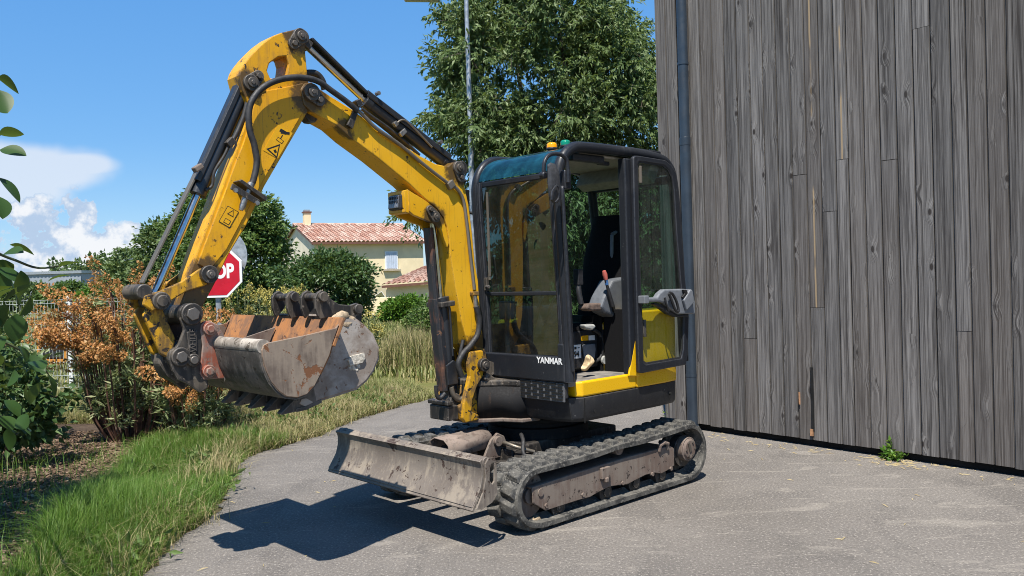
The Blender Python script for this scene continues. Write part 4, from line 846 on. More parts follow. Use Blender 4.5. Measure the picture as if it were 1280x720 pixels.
# rear and right side: frame and glass
for c_, d_ in (((-.845, .30, 1.27), (.04, .74, .06)), ((-.79, .30, 2.25), (.05, .74, .06))): b = B(); b.box(c_, d_); b.make('rear_cross_member', M['black_frame'], cab, 0, .01)
b = B(); b.grid([[(x, y, z) for y in np.linspace(CR+.03, CL-.03, 3)] for x, z in ((-.85, 1.30), (-.83, 1.8), (-.79, 2.22))]); b.make('rear_window', M['glass'], cab, 60)
b = B(); b.box((-.22, CR-.002, 1.62), (.05, .04, 1.5)); b.box((-.22, CR-.002, 1.20), (1.2, .04, .06)); b.make('right_pillar', M['black_frame'], cab, 0, .01)
b = B(); b.grid([[(x, CR, z) for x in (.41, -.18)] for z in (1.23, 2.37)]); b.make('right_window', M['glass'], cab)
b = B(); b.grid([[(x, CR, z) for x in (-.26, -.80)] for z in (1.23, 2.35)]); b.make('right_window', M['glass'], cab)
b = B(); b.box((-.22, CR+.012, 1.03), (1.2, .02, .34)); b.make('right_lower_panel', M['black'], cab, 0, .005)
# fixed rear quarter glass on the left side
b = B(); b.grid([[(x, CL-.01, z) for x in (-.32, -.82)] for z in (1.31, 2.30)]); b.make('quarter_window', M['glass'], cab)
# wiper and window catch
b = B(); b.tube([(.462, .03, 2.16), (.452, .02, 1.55)], .009, 6); b.box((.455, .025, 1.85), (.012, .012, .55)); b.make('wiper', M['steel_tube'], cab)
b = B(); b.box((.44, -.03, 1.52), (.02, .03, .09)); b.cyl((.44, -.03, 1.50), (.47, .03, 1.50), .012, n=8); b.make('window_catch', M['black_grime'], cab, 0, .003)
# grab rail by the door, roof beacons, exterior lines
b = B(); b.tube(smooth_path([(.40, CL+.036, .95), (.43, CL+.046, 1.2), (.45, CL+.05, 1.7), (.465, CL+.05, 2.08), (.45, CL+.04, 2.12)], 5), .014, 10); b.make('grab_rail', M['black_frame'], cab, 60)
b = B(); q0 = m3(808, 191, .66); b.box((-.52, .66, 2.436), (.30, .05, .03)); b.cyl((-.36, .66, 2.44), (-.36, .66, 2.456), .02, n=10); b.make('roof_gutter', M['black_frame'], cab, 0, .008)
def beacon(px, lens, r):
    d = mpl(px, 188, 2, 2.44); b = B(); x, y = (-.02, d[1])
    q = mpl(px, 190, 0, x); y = q[1]; zb = 2.425
    b.cyl((x, y, zb), (x, y, zb+.05), r*.85, n=20); b.cyl((x, y, zb+.045), (x, y, zb+.06), r*1.05, n=20); o = b.make('beacon', M['dark_plastic'], cab, 30, .004)
    b = B(); b.tube([(x, y, zb+.058), (x, y, zb+.085), (x, y, zb+.096)], [r, r*.96, r*.7], 22); b.make('beacon_lens', M[lens], o, 40, .003)
beacon(690, 'amber', .038); beacon(707, 'green_lens', .036)
# mirror on the left front corner
mc = m3(693, 228, .80)
mroot = empty('door_mirror', (0, 0, 0), 0, EX)
def mir(px, py, dy=0): q = m3(px, py, .80+dy); return q
b = B(); b.tube(HP([(680, 221), (680, 205), (685, 195), (694, 192), (704, 195), (709, 204), (710, 228)], .78), .013, 10); b.make('mirror_arm', M['black_frame'], mroot, 60)
b = B(); b.cyl(m3(676, 219, .76), m3(682, 219, .80), .022, n=14); b.make('mirror_knob', M['black_frame'], mroot, 30, .008)
b = B(); b.box(m3(706, 225, .74), (.06, .06, .12)); b.make('mirror_clamp', M['black_frame'], mroot, 30, .008)
mpts = [(684, 206), (688, 203), (694, 205), (699, 215), (701, 235), (701, 248), (697, 254), (691, 254), (686, 248), (684, 225)]
P3 = [m3(a, c_, .80) for a, c_ in mpts]; cen = sum(P3)/len(P3)
nrm = np.array([.75, .66, .0]); 
bk = [cen+(p_-cen)*.45+nrm*.055 for p_ in P3]; mid = [cen+(p_-cen)*.85+nrm*.04 for p_ in P3]
b = B(); b.grid([P3, mid, bk], close=True); n_ = len(P3); b.f.append(tuple(2*n_+i for i in range(n_))); b.f.append(tuple(reversed(range(n_)))); b.make('mirror_shell', M['mirror_plastic'], mroot, 40)
b = B(); b.tube(smooth_path([m3(a, c_, .85) for a, c_ in ((689, 250), (690, 240), (696, 232), (699, 238), (698, 248), (694, 253))], 4), .006, 6); b.make('mirror_strut', M['black_frame'], mroot, 60)
# mirror on the right side, mostly hidden by the boom
b = B(); b.tube(smooth_path([(.40, CR-.02, 2.02), (.44, CR-.16, 2.06), (.46, CR-.20, 2.20), (.44, CR-.12, 2.27)], 4), .012, 8); b.box((.45, CR-.17, 2.08), (.04, .14, .24)); b.make('right_mirror', M['black'], EX, 0, .02)

# ------------------------------------------------ open door folded back against the side
door = empty('cab_door', (0, 0, 0), 0, EX)
DYP = .775
dout = [(791.7, 197), (794, 194.5), (798, 194.5), (831.7, 200), (840, 206.7), (845.8, 216.7), (848.3, 236.7), (851.7, 290), (857, 350), (861.5, 395), (860.5, 440), (858, 456), (804, 466.5), (799, 466), (797, 400), (794, 300)]
din = [(797.5, 205), (799.5, 201.5), (804, 202), (830, 206), (836, 211), (840.5, 220), (843, 238), (846, 290), (851, 350), (855.2, 395), (854.5, 436), (852, 448), (808, 455.5), (804.5, 453), (803, 400), (799, 300)]
O_, I_ = mys(dout, DYP), mys(din, DYP)
def ring(b, o_, i_, y0, y1):
    n = len(o_); vs = [(x, y, z) for y in (y0, y1) for x, z in o_]+[(x, y, z) for y in (y0, y1) for x, z in i_]
    fs = []
    for k in range(n):
        j = (k+1) % n; fs += [(k, j, n+j, n+k), (2*n+k, 3*n+k, 3*n+j, 2*n+j), (n+k, n+j, 3*n+j, 3*n+k), (k, 2*n+k, 2*n+j, j)]
    b.add(vs, fs)
b = B(); ring(b, O_, I_, DYP-.03, DYP); b.make('door_frame', M['black_frame'], door, 30, .008)
cz = np.mean(O_, 0)
b = B(); I2 = [(cz[0]+(x-cz[0])*.965, cz[1]+(z-cz[1])*.985) for x, z in I_]; ring(b, I_, I2, DYP-.018, DYP-.006); b.make('door_seal', M['dark_plastic'], door, 30)
b = B(); b.add([(x, DYP-.012, z) for x, z in I_], [tuple(range(len(I_)))]); b.make('door_glass', M['glass_door'], door)
for zz in (2.25, 1.18):
    b = B(); b.box((-.30, .738, zz), (.07, .05, .10)); b.cyl((-.315, .765, zz-.06), (-.315, .765, zz+.06), .013, n=10); b.make('door_hinge', M['black_grime'], door, 0, .006)
gr = [(801.7, 372), (819, 371.7), (822, 366.7), (828, 361.7), (850, 361), (863, 361.7), (866.7, 379), (866.7, 392.8), (858, 392.5), (846, 393), (838, 388), (827, 379), (822, 377.5), (802, 378)]
b = B(); b.prism(mys(gr, DYP+.03), DYP+.002, DYP+.05); lat = b.make('door_latch_housing', M['grey_plastic'], door, 0, .012, 3)
bd = [(818, 378.5), (827, 380), (838, 389.5), (846, 394), (860, 393.5), (860, 395.5), (845, 396.5), (835, 392.5), (824, 384.5), (817, 380.5)]
b = B(); b.prism(mys(bd, DYP+.03), DYP-.002, DYP+.035); b.make('latch_trim', M['dark_plastic'], lat, 0, .004)
b = B(); b.tube(HP([(836, 367), (839, 374), (844, 387), (848, 389), (846, 378), (841, 368), (837, 366)], DYP+.075), .010, 8); b.make('inner_handle', M['dark_plastic'], lat, 50)
b = B(); b.tube(HP([(831, 372), (833, 380), (836, 389)], DYP+.065), .008, 8); b.make('release_lever', M['dark_plastic'], lat, 50)
b = B(); b.prism(mys([(853, 362), (857, 362), (859, 367), (853, 373), (852, 371), (855, 367)], DYP+.06), DYP+.05, DYP+.07); b.make('latch_catch', M['ink'], lat, 0, .004)
b = B(); b.prism(mys([(853, 375), (861, 362), (864, 363), (866, 378), (857, 388)], DYP+.06), DYP+.05, DYP+.075); b.make('latch_cap', M['grey_plastic'], lat, 0, .008)
b = B(); b.box(m3(804.5, 374.5, DYP+.03), (.05, .06, .055)); b.make('latch_mount', M['grey_plastic'], lat, 0, .006)

b = B(); b.prism(mys([(794, 424), (798, 430), (799, 470), (786, 470)], .735), .722, .738); b.make('pillar_foot', M['yellow_body'], EX, 0, .004)
M['knob_grey'] = plain('pale_grey_plastic', (.40, .40, .37), .5, 0, .1, 30, .05)
# ------------------------------------------------ interior
inn = empty('operator_station', (0, 0, 0), 0, EX)
st = empty('operator_seat', (0, 0, 0), 0, EX)
b = B(); rows = []
for t_ in np.linspace(0, 1, 9):
    z = 1.20+.80*t_; wv = .22*(1-.30*max(0, t_-.62)/.38); xx = -.36-.16*t_; rows.append([(xx+.09*math.cos(a)*(1-.3*t_)+.03*math.cos(2*a), .30+wv*math.sin(a), z) for a in np.linspace(0, 2*math.pi, 22, endpoint=False)])
rows = [[(.5*(p_[0]-(.36))*.0+p_[0], p_[1], p_[2]) for p_ in r_] for r_ in rows]
b.grid(rows, close=True); n_ = 22; b.f.append(tuple(range(n_))); b.f.append(tuple(len(b.v)-n_+i for i in range(n_))); b.make('backrest', M['seat'], st, 60)
b = B(); b.box((-.14, .21, 1.165), (.42, .36, .11)); b.make('seat_cushion', M['seat'], st, 0, .045, 4)
b = B(); b.box((-.14, .24, 1.04), (.40, .24, .12)); b.box((-.16, .22, .955), (.40, .24, .16)); b.make('seat_base', M['dark_plastic'], st, 0, .012)
b = B(); q = m3(770, 318, .42); b.tube(HP([(765, 293), (772, 290), (777, 293), (777, 324), (770, 327), (765, 322), (765, 294)], .42), .014, 8); b.make('grab_loop', M['grey_plastic'], st, 60)
b = B(); b.prism(mys([(733, 380), (752, 378.5), (752, 387.5), (737, 389), (731, 386)], .52), .45, .54); b.make('seat_armrest', plain('worn_armrest', (.13, .09, .07), .8, 0, .2, 40, .2), st, 0, .012)
con = [(766, 350), (790, 345), (792, 385), (788, 402), (775, 400), (757, 391), (751, 384), (755, 372)]
b = B(); b.prism(mys(con, .55), .42, .55); cn = b.make('left_console', M['console'], inn, 0, .018, 3)
b = B(); b.tube([m3(766, 383, .575), m3(757, 350, .575)], [.016, .010], 10); lev = b.make('safety_lever', M['dark_plastic'], inn, 40)
b = B(); b.tube([m3(758.6, 356, .575), m3(757.4, 349, .575)], .0125, 10); b.make('lever_collar', M['blue_lever'], lev, 40)
b = B(); b.tube([m3(757.4, 349.5, .575), m3(756, 343, .575), m3(755, 338.5, .575)], [.014, .018, .012], 12); b.make('lever_grip', M['red_knob'], lev, 40)
b = B(); q = m3(766, 384, .551); b.box((q[0], .553, q[2]), (.03, .01, .06), ry=.3); b.make('lever_slot', M['ink'], cn)
b = B(); b.tube(smooth_path([(.02, .48, 1.36), (.03, .47, 1.45), (.02, .46, 1.50)]), [.022]*13 if False else .02, 10); b.box((.02, .46, 1.55), (.05, .05, .11)); b.make('joystick', M['dark_plastic'], inn, 0, .012)
b = B(); b.box((-.02, .07, 1.24), (.42, .13, .22)); b.box((.05, .09, 1.40), (.05, .05, .14)); b.make('right_console', M['console'], inn, 0, .02)
b = B(); b.box((-.252, .575, 1.09), (.02, .24, .45)); b.make('bulkhead_trim', M['seat'], inn, 0, .004)
b = B(); b.box((-.238, .21, 1.06), (.02, .46, .42)); b.make('bulkhead_trim', M['seat'], inn, 0, .004)
# under-seat box with labels, white lever knob
ub = mys([(716, 415), (744, 410), (750, 414), (752, 445), (748, 458), (718, 462)], .40)
b = B(); b.prism(ub, .12, .40); ubx = b.make('seat_box', M['dark_plastic'], inn, 0, .012)
def label(name, pts, Y, mat, parent): b = B(); b.prism(mys(pts, Y), Y, Y-.002); return b.make(name, M[mat], parent)
label('warning_label', [(726.5, 420), (735.5, 419), (735.5, 425.5), (726.5, 426)], .4025, 'sticker_yellow', ubx); label('warning_label_text', [(736, 419.5), (743.5, 419), (743.5, 425), (736, 425.5)], .4025, 'white', ubx)
nl = label('noise_label', [(715, 431.5), (726, 430.5), (726.5, 447.5), (716, 448.5)], .4025, 'white', ubx)
ql = m3(720.8, 443, .4045); text_mesh('noise_label_number', '94', .055, M['ink'], nl, Matrix.Translation((ql[0], .4045, ql[2])) @ Matrix(((-1, 0, 0, 0), (0, 0, 1, 0), (0, 1, 0, 0), (0, 0, 0, 1))), .0006, .0012)
ql = m3(720.8, 435, .4045); b = B(); b.box((ql[0]+.012, .4045, ql[2]), (.022, .0012, .018)); b.box((ql[0]-.022, .4045, ql[2]), (.018, .0012, .006)); b.make('noise_label_symbol', M['ink'], nl)
label('side_label', [(751, 416), (757, 415), (757.5, 427), (752, 428)], .4025, 'white', ubx)
b = B(); b.prism(mys([(728, 431), (743, 429.5), (744, 436), (743, 448), (739, 451), (730, 449)], .41), .404, .418); b.make('cover_plate', M['grey_plastic'], ubx, 0, .006)
b = B(); b.prism(mys([(728, 406), (741, 405), (743, 409), (738, 413), (730, 411)], .50), .46, .52); b.make('slide_lever_knob', M['knob_grey'], inn, 0, .012)
b = B(); b.tube(HP([(742, 412), (750, 418), (753, 430), (751, 446), (744, 452)], .43), .013, 8); b.make('seat_cable', M['hose'], inn, 60)
b = B(); b.prism(mys([(752, 412), (790, 408), (775, 425), (763, 440), (762, 452), (755, 455)], .44), .40, .44); b.make('seat_side_bracket', M['dark_plastic'], inn, 0, .006)
b = B(); q = m3(757, 450, .46); b.cyl((q[0], .44, q[2]), (q[0], .46, q[2]), .03, n=16); b.make('side_round_label', M['knob_grey'], inn)
# travel pedals and levers seen through the windscreen
for y in (.22, .34):
    b = B(); b.tube(smooth_path([(.24, y, .88), (.25, y, 1.1), (.18, y, 1.34), (.12, y, 1.42)]), .012, 8); b.box((.27, y, .90), (.13, .06, .02), ry=-.3); b.make('travel_lever', M['dark_plastic'], inn, 50)
b = B(); b.box((.30, .02, 1.33), (.06, .10, .13)); b.cyl((.30, .02, 1.0), (.30, .02, 1.28), .02, n=8); b.make('instrument_panel', M['grey_plastic'], inn, 0, .02)
# ------------------------------------------------ things left in the cab
rg = tag(empty('beige_glove', tuple(m2w(m3(735, 462, .56))), YAW), 'crumpled beige work glove lying on the cab floor by the door', 'glove')
b = B(); outl = [(724, 464), (722, 460), (729, 457), (730, 450), (728, 445), (734, 442.5), (737, 446), (737, 452), (734, 458), (730, 463)]
org = m3(735, 462, .56)
pts3 = []
for k, (a, c_) in enumerate(outl):
    q = m3(a, c_, .56); z = max(.880, q[2]); pts3.append((q[0]-org[0], (.56-org[1])+.02*math.sin(k*2.1), z-org[2]))
top = [(x*.9, y+.05+.012*math.cos(k*1.7), z*.92+.004) for k, (x, y, z) in enumerate(pts3)]
lo = min(min(p_[2] for p_ in pts3), 0); sh = .880-org[2]-min(p_[2] for p_ in pts3)
mid_ = [(x*1.04, y+.025, z+.012*math.sin(k*2.7)) for k, (x, y, z) in enumerate(pts3)]
b.grid([pts3, mid_, top], close=True); n_ = len(pts3); b.f.append(tuple(range(n_))); b.f.append(tuple(2*n_+i for i in range(n_)))
o = b.make('glove_cloth', M['rag'], rg, 60); m_ = o.modifiers.new('s', 'SUBSURF'); m_.levels = 2; m_.render_levels = 2

# ================================================================== BUCKET HOOKED OVER THE CUTTING EDGE
TYN, TYF = .44, -.30
tb = tag(empty('digging_bucket', tuple(m2w(np.array([1.85, 0, .89]))), YAW), 'grey toothed digging bucket hooked over the edge of the wide rusty bucket', 'bucket')
OFF = np.array([1.85, 0., .89])
class TB_(B):
    def make(s, *a, **k):
        s.v = [(x-OFF[0], y-OFF[1], z-OFF[2]) for x, y, z in s.v]; return B.make(s, *a, **k)
tsid = [(427, 396), (436, 397), (446, 401), (454, 407), (465.6, 419), (472.4, 434.5), (472.6, 448), (466, 463.6), (458, 475), (446, 485), (424, 492), (401.4, 499), (382, 508), (374, 505), (378, 495), (398, 455)]
ts = mys(tsid, TYN)
for y in (TYN, TYF+.014):
    b = TB_(); b.prism(ts, y, y-.014); b.make('side_plate', M['grey_bucket'], tb, 0, .003)
b = TB_(); b.strip(ts[:13], -.012, TYF+.01, TYN-.01); b.make('bucket_shell', M['grey_bucket'], tb, 40)
lp = mys([(401.4, 499), (382, 508), (370, 510.5)], TYN); b = TB_(); b.strip(lp, -.02, TYF-.002, TYN+.002); b.make('cutting_lip', M['bucket_dark'], tb, 0, .003)
tip = my(353, 518, TYN); base = my(385, 505, TYN); dv = np.array([tip[0]-base[0], tip[1]-base[1]])
for k in range(5):
    y = TYN-.035-k*(TYN-TYF-.07)/4
    t0 = np.array(base); t1 = np.array(tip); nn = np.array([-dv[1], dv[0]])/np.linalg.norm(dv); nn = nn if nn[1] > 0 else -nn
    a = t0-dv*.35
    vs = [(a[0]+nn[0]*.085, y+s_*.040, a[1]+nn[1]*.085) for s_ in (-1, 1)]+[(a[0]-nn[0]*.022, y+s_*.035, a[1]-nn[1]*.022) for s_ in (-1, 1)]
    m_ = t0+dv*.35
    vs += [(m_[0]+nn[0]*.055, y+s_*.036, m_[1]+nn[1]*.055) for s_ in (-1, 1)]+[(m_[0]-nn[0]*.02, y+s_*.030, m_[1]-nn[1]*.02) for s_ in (-1, 1)]
    vs += [(t1[0]+nn[0]*.005, y+s_*.022, t1[1]+nn[1]*.005) for s_ in (-1, 1)]+[(t1[0]-nn[0]*.005, y+s_*.022, t1[1]-nn[1]*.005) for s_ in (-1, 1)]
    fs = [(0, 2, 3, 1)]
    for q in (0, 4): fs += [(q, q+1, q+5, q+4), (q+2, q+6, q+7, q+3), (q, q+4, q+6, q+2), (q+1, q+3, q+7, q+5)]
    fs += [(8, 9, 11, 10)]
    b = TB_(); b.add(vs, fs); b.make('tooth', M['bucket_dark'], tb, 0, .004)
earp = [(394, 372), (397, 366), (402, 362.5), (408, 365), (414, 374), (424, 380.5), (437.5, 381.5), (447, 378.5), (453, 384), (452.5, 400), (448, 408), (435, 402), (420, 401), (408, 397), (400.5, 399), (398, 395), (395, 386)]
E_ = mys(earp, .40); E_c = E_
hook = [(394, 372), (397, 366), (402, 362.5), (408, 365), (413, 376), (410, 386), (400.5, 398.5), (398, 395), (395, 386)]
H_ = mys(hook, .40)
for y, pts in ((.40, E_), (.25, H_), (.09, E_), (-.08, H_)):
    b = TB_(); b.prism(pts, y, y-.022); b.make('hanger_ear', M['black_grime'], tb, 0, .004)
for (a, c_) in ((401.5, 371), (445, 386)):
    q = m3(a, c_, .40)
    for y0, y1 in ((.245, .43), (-.095, .12)):
        if a > 420 and y1 < .2: y0, y1 = .04, .12
        if a > 420 and y1 > .2: y0, y1 = .35, .43
        b = TB_(); b.cyl((q[0], y0, q[2]), (q[0], y1, q[2]), .020, n=18); b.cyl((q[0], y1-.012, q[2]), (q[0], y1+.004, q[2]), .027, n=18); b.make('hanger_pin', M['black_grime'], tb, 30, .003)
# dried soil stuck on, worn strip on the side
def lump(b, c, r, seed, sc=(1, 1, 1), n=9, m=12):
    rr = np.random.default_rng(seed); rows = []
    for i in range(n):
        th = math.pi*(i+.3)/(n-.4)
        rows.append([(c[0]+sc[0]*r*math.sin(th)*math.cos(ph)*(1+rr.normal(0, .12)), c[1]+sc[1]*r*math.sin(th)*math.sin(ph)*(1+rr.normal(0, .12)), c[2]+sc[2]*r*math.cos(th)*(1+rr.normal(0, .08))) for ph in np.linspace(0, 2*math.pi, m, endpoint=False)])
    b.grid(rows, close=True); o_ = len(b.v)-n*m; b.f.append(tuple(o_+i for i in range(m))); b.f.append(tuple(o_+(n-1)*m+i for i in range(m)))
b = TB_(); 
for i, (a, c_, r_) in enumerate(((421, 398, .030), (428, 396, .040), (437, 400, .030), (431, 404, .040), (424, 403, .028), (444, 405, .022))): lump(b, m3(a, c_, .42), r_, 40+i, (1.2, .6, .8))
b.make('soil_lump', M['soil'], tb, 70)
b = TB_(); b.prism(mys([(434, 449), (438, 445), (454, 441), (455, 448), (452, 453), (436, 457)], TYN), TYN-.002, TYN+.012)
for i in range(12): lump(b, m3(438+rng.random()*14, 449+rng.random()*16, TYN), .008+.008*rng.random(), 70+i, (1, .5, 1), 5, 7)
b.make('mortar_crust', M['pale_mortar'], tb, 0, .004)
# ================================================================== VEGETATION
def leafmat(name, c1, c2, c3, rough=.45, trans=.28, spec=.4):
    t = NT(name); g = t.new('ShaderNodeNewGeometry'); r = g.outputs['Random Per Island']
    c = t.mix(t.step(r, .0, .75), c1, c2); c = t.mix(t.step(r, .78, 1.0), c, c3)
    p_ = t.new('ShaderNodeBsdfPrincipled'); t.set(p_.inputs['Base Color'], c); p_.inputs['Roughness'].default_value = rough; p_.inputs['Specular IOR Level'].default_value = spec
    tr = t.new('ShaderNodeBsdfTranslucent'); t.set(tr.inputs[0], t.mix(.5, c, (.20, .26, .03))); m = t.new('ShaderNodeMixShader'); m.inputs[0].default_value = trans
    t.l.new(p_.outputs[0], m.inputs[1]); t.l.new(tr.outputs[0], m.inputs[2]); t.l.new(m.outputs[0], t.out.inputs['Surface']); return t.m
M['leaf_tree'] = leafmat('hackberry_leaf', (.095, .15, .05), (.155, .22, .08), (.25, .31, .15), .5, .34, .3)
M['leaf_dark'] = leafmat('dark_leaf', (.042, .088, .028), (.078, .14, .044), (.14, .20, .08), .42, .25, .4)
M['leaf_mid'] = leafmat('mid_leaf', (.065, .125, .03), (.12, .19, .05), (.19, .25, .085), .45, .3, .3)
M['leaf_bright'] = leafmat('bright_hedge_leaf', (.06, .15, .015), (.11, .22, .025), (.20, .30, .05), .45, .3)
M['leaf_far'] = leafmat('far_leaf', (.08, .13, .048), (.13, .19, .068), (.19, .24, .10), .5, .25, .3)
M['leaf_near'] = leafmat('hazel_leaf', (.022, .056, .014), (.040, .088, .019), (.075, .14, .03), .45, .3, .3)
M['leaf_grey'] = leafmat('grey_green_leaf', (.20, .25, .11), (.31, .36, .18), (.42, .43, .25), .55, .35, .2)
M['yellow_flower'] = leafmat('yellow_flower', (.42, .35, .08), (.50, .43, .12), (.30, .30, .14), .7, .2)
M['dry_head'] = leafmat('dried_flower', (.48, .20, .07), (.66, .34, .13), (.72, .47, .24), .75, .4, .2)
M['grass'] = leafmat('green_grass', (.070, .155, .015), (.125, .230, .030), (.22, .29, .07), .5, .34)
M['grass_dry'] = leafmat('dry_grass', (.33, .27, .13), (.42, .35, .18), (.17, .19, .055), .6, .25)
M['grass_mix'] = leafmat('mixed_grass', (.13, .17, .04), (.27, .27, .095), (.40, .34, .17), .55, .25)
M['bark'] = worn('bark', (.09, .075, .06), (.14, .12, .10), (.05, .04, .035), (.18, .16, .13), rough=.95, dscale=6, spec=.1, bump=.6)
M['twig'] = plain('reddish_twig', (.15, .075, .05), .8, 0, .3, 20, .2)
M['twig_green'] = plain('green_twig', (.07, .085, .035), .7, 0, .3, 20, .2)
def np_mesh(name, V, F, mat, parent=None, smooth=False):
    """V (n,3), F (m,k) equal-sized faces"""
    me = bpy.data.meshes.new(name); k = F.shape[1]
    me.vertices.add(len(V)); me.vertices.foreach_set('co', np.ascontiguousarray(V, dtype=np.float32).ravel())
    me.loops.add(F.size); me.loops.foreach_set('vertex_index', np.ascontiguousarray(F, dtype=np.int32).ravel())
    me.polygons.add(len(F)); me.polygons.foreach_set('loop_start', np.arange(0, F.size, k, dtype=np.int32)); me.polygons.foreach_set('loop_total', np.full(len(F), k, np.int32))
    me.update(calc_edges=True); me.validate(); me.materials.append(M[mat] if isinstance(mat, str) else mat)
    if smooth: me.polygons.foreach_set('use_smooth', [True]*len(F))
    o = bpy.data.objects.new(name, me); col.objects.link(o); o.parent = parent; return o
def unit(a): return a/np.maximum(np.linalg.norm(a, axis=-1, keepdims=True), 1e-9)
def leaf_cloud(P, dirs, length, width, rg, fold=.25):
    """one folded six-vertex leaf at each point: stalk end at P, pointing along dirs"""
    n = len(P); L = (length*rg.uniform(.7, 1.25, n))[:, None]; W = (width*rg.uniform(.75, 1.2, n))[:, None]
    d = unit(dirs); s_ = unit(np.cross(d, rg.normal(0, 1, (n, 3)))); u = np.cross(s_, d)
    base = P; tip = P+d*L-u*L*.10; m1 = P+d*L*.42
    V = np.stack([base, m1+s_*W/2+u*W*fold, m1, m1-s_*W/2+u*W*fold, tip], 1).reshape(-1, 3)
    i = np.arange(n)[:, None]*5
    F = np.concatenate([i+np.array([[0, 1, 2]]), i+np.array([[0, 2, 3]]), i+np.array([[2, 1, 4]]), i+np.array([[2, 4, 3]])])
    return V, F
def blob_points(n, c, rad, rg, shell=.5, noise=.35, seed=0, flat=0.):
    """points in a lumpy crown: clumps spread through an uneven ellipsoid"""
    u = unit(rg.normal(0, 1, (n, 3))); r_ = rg.random(n)**(1/3.)
    r_ = shell+(1-shell)*r_ if shell else r_
    k = np.array([[1.3, 2.1, .7], [2.3, -.9, 1.6], [-1.7, 1.2, 2.4], [3.1, 2.2, -1.9]]); ph = np.arange(4)*1.7+seed
    lump = sum(np.sin(u@k[j]*1.6+ph[j]) for j in range(4))/4
    return np.array(c)+u*(r_*(1+noise*lump))[:, None]*np.array(rad)
def make_tree(name, label, cat, base, crown_c, crown_r, clumps, per, leaf, lw, mat, seed, droop=.5, clump_r=.35, trunk_r=.12, shell=.35, noise=.3, group=None, limbs=9, extra=(), bark='bark'):
    rg = np.random.default_rng(seed); base = np.array(base, float); c = np.array(crown_c, float); rad = np.array(crown_r, float)
    t = tag(empty(name, tuple(base)), label, cat, group)
    C = blob_points(clumps, c, rad, rg, shell, noise, seed)
    for (ec, er, en) in extra: C = np.vstack([C, blob_points(en, ec, er, rg, .2, .3, seed+3)])
    C = C[C[:, 2] > base[2]+.08]
    n = len(C)*per
    off = unit(rg.normal(0, 1, (n, 3)))*(rg.random(n)**.5)[:, None]*clump_r*rg.uniform(.5, 1.25, n)[:, None]; off[:, 2] *= .75
    P = np.repeat(C, per, 0)+off
    dirs = unit(off)*.7+unit(P-c)*.35+rg.normal(0, .45, (n, 3)); dirs[:, 2] -= droop
    P[:, 2] = np.maximum(P[:, 2], base[2]+.05)
    V, F = leaf_cloud(P, dirs, leaf, lw, rg); np_mesh('crown', V-base, F, mat, t)
    b = B(); fork = c-np.array([0, 0, rad[2]*.55])
    if fork[2] < base[2]+.3: fork[2] = base[2]+.3
    b.tube(smooth_path([tuple(np.array([0, 0, -.1])), tuple((fork-base)*.5+rg.normal(0, .03, 3)), tuple(fork-base)], 4), [trunk_r*(1.15-.4*i/8) for i in range(9)], 10)
    b.make('trunk', M[bark], t, 60)
    for i in range(limbs):
        tg = C[rg.integers(len(C))]; mid_ = fork*.45+tg*.55+np.array([0, 0, .15*rad[2]]); b = B()
        P_ = smooth_path([tuple(fork-base), tuple(mid_-base), tuple(tg-base)], 4); b.tube(P_, [max(.006, trunk_r*.55*(1-i_/(len(P_)-.5))) for i_ in range(len(P_))], 6); b.make('limb', M[bark], t, 60)
    return t
def at(px, py, dist): return D(px, py, dist)
# the big tree behind the cab
tp = np.array([1.0, 16.0, -.03])
def spray_tree(name, label, base, blobs, mat, seed, leaf=.125, lw=.042):
    """tree whose foliage hangs in sprays: leafy twigs curving out and down from clustered boughs"""
    rg = np.random.default_rng(seed); base = np.array(base, float); t = tag(empty(name, tuple(base)), label, 'tree'); LP, LD = [], []; tw = B(); cents = []
    core = at(690, 150, base[1])
    for (c, rad, n) in blobs:
        cents.append(blob_points(n, c, rad, rg, .55, .35, seed+len(cents)))
    C = np.vstack(cents); C = C[C[:, 2] > .5]
    for c in C:
        out = unit(c-core); big = rg.uniform(.7, 1.2)
        for k in range(17):
            d = unit(out*.8+rg.normal(0, .85, 3)+np.array([0, 0, .15])); L = rg.uniform(.28, .62)*big; p0 = c+rg.normal(0, .10, 3); m = int(9+L*14)
            tt = np.linspace(.12, 1, m)[:, None]; P = p0+d*L*tt+np.array([0, 0, -1.])*(L*.26*tt**2); tg = d*L+np.array([0, 0, -1.])*(L*.5*tt)
            LP.append(P+rg.normal(0, .012, P.shape)); sd_ = unit(rg.normal(0, 1, P.shape)); LD.append(unit(tg)*.6+sd_*.7+np.array([0, 0, -.5]))
            if k < 3: tw.tube([tuple(p0-base), tuple(P[m//2]-base), tuple(P[-1]-base)], [.008, .005, .003], 4, False)
    V, F = leaf_cloud(np.vstack(LP), np.vstack(LD), leaf, lw, rg); np_mesh('crown', V-base, F, mat, t); tw.make('twigs', M['bark'], t, fix=False)['kind'] = 'stuff'
    fork = np.array([base[0]-.1, base[1], 2.2]); b = B(); b.tube(smooth_path([(0, 0, -.1), (.04, 0, 1.1), tuple(fork-base)], 4), [.19-.008*i for i in range(9)], 10); b.make('trunk', M['bark'], t, 60)
    for i in range(34):
        tg = C[rg.integers(len(C))]; mid_ = fork*.5+tg*.5+np.array([rg.normal(0, .15), 0, .35]); b = B(); P_ = smooth_path([tuple(fork-base), tuple(mid_-base), tuple(tg-base)], 4); b.tube(P_, [max(.010, .085*(1-i_/(len(P_)-.5))) for i_ in range(len(P_))], 6); b.make('limb', M['bark'], t, 60)
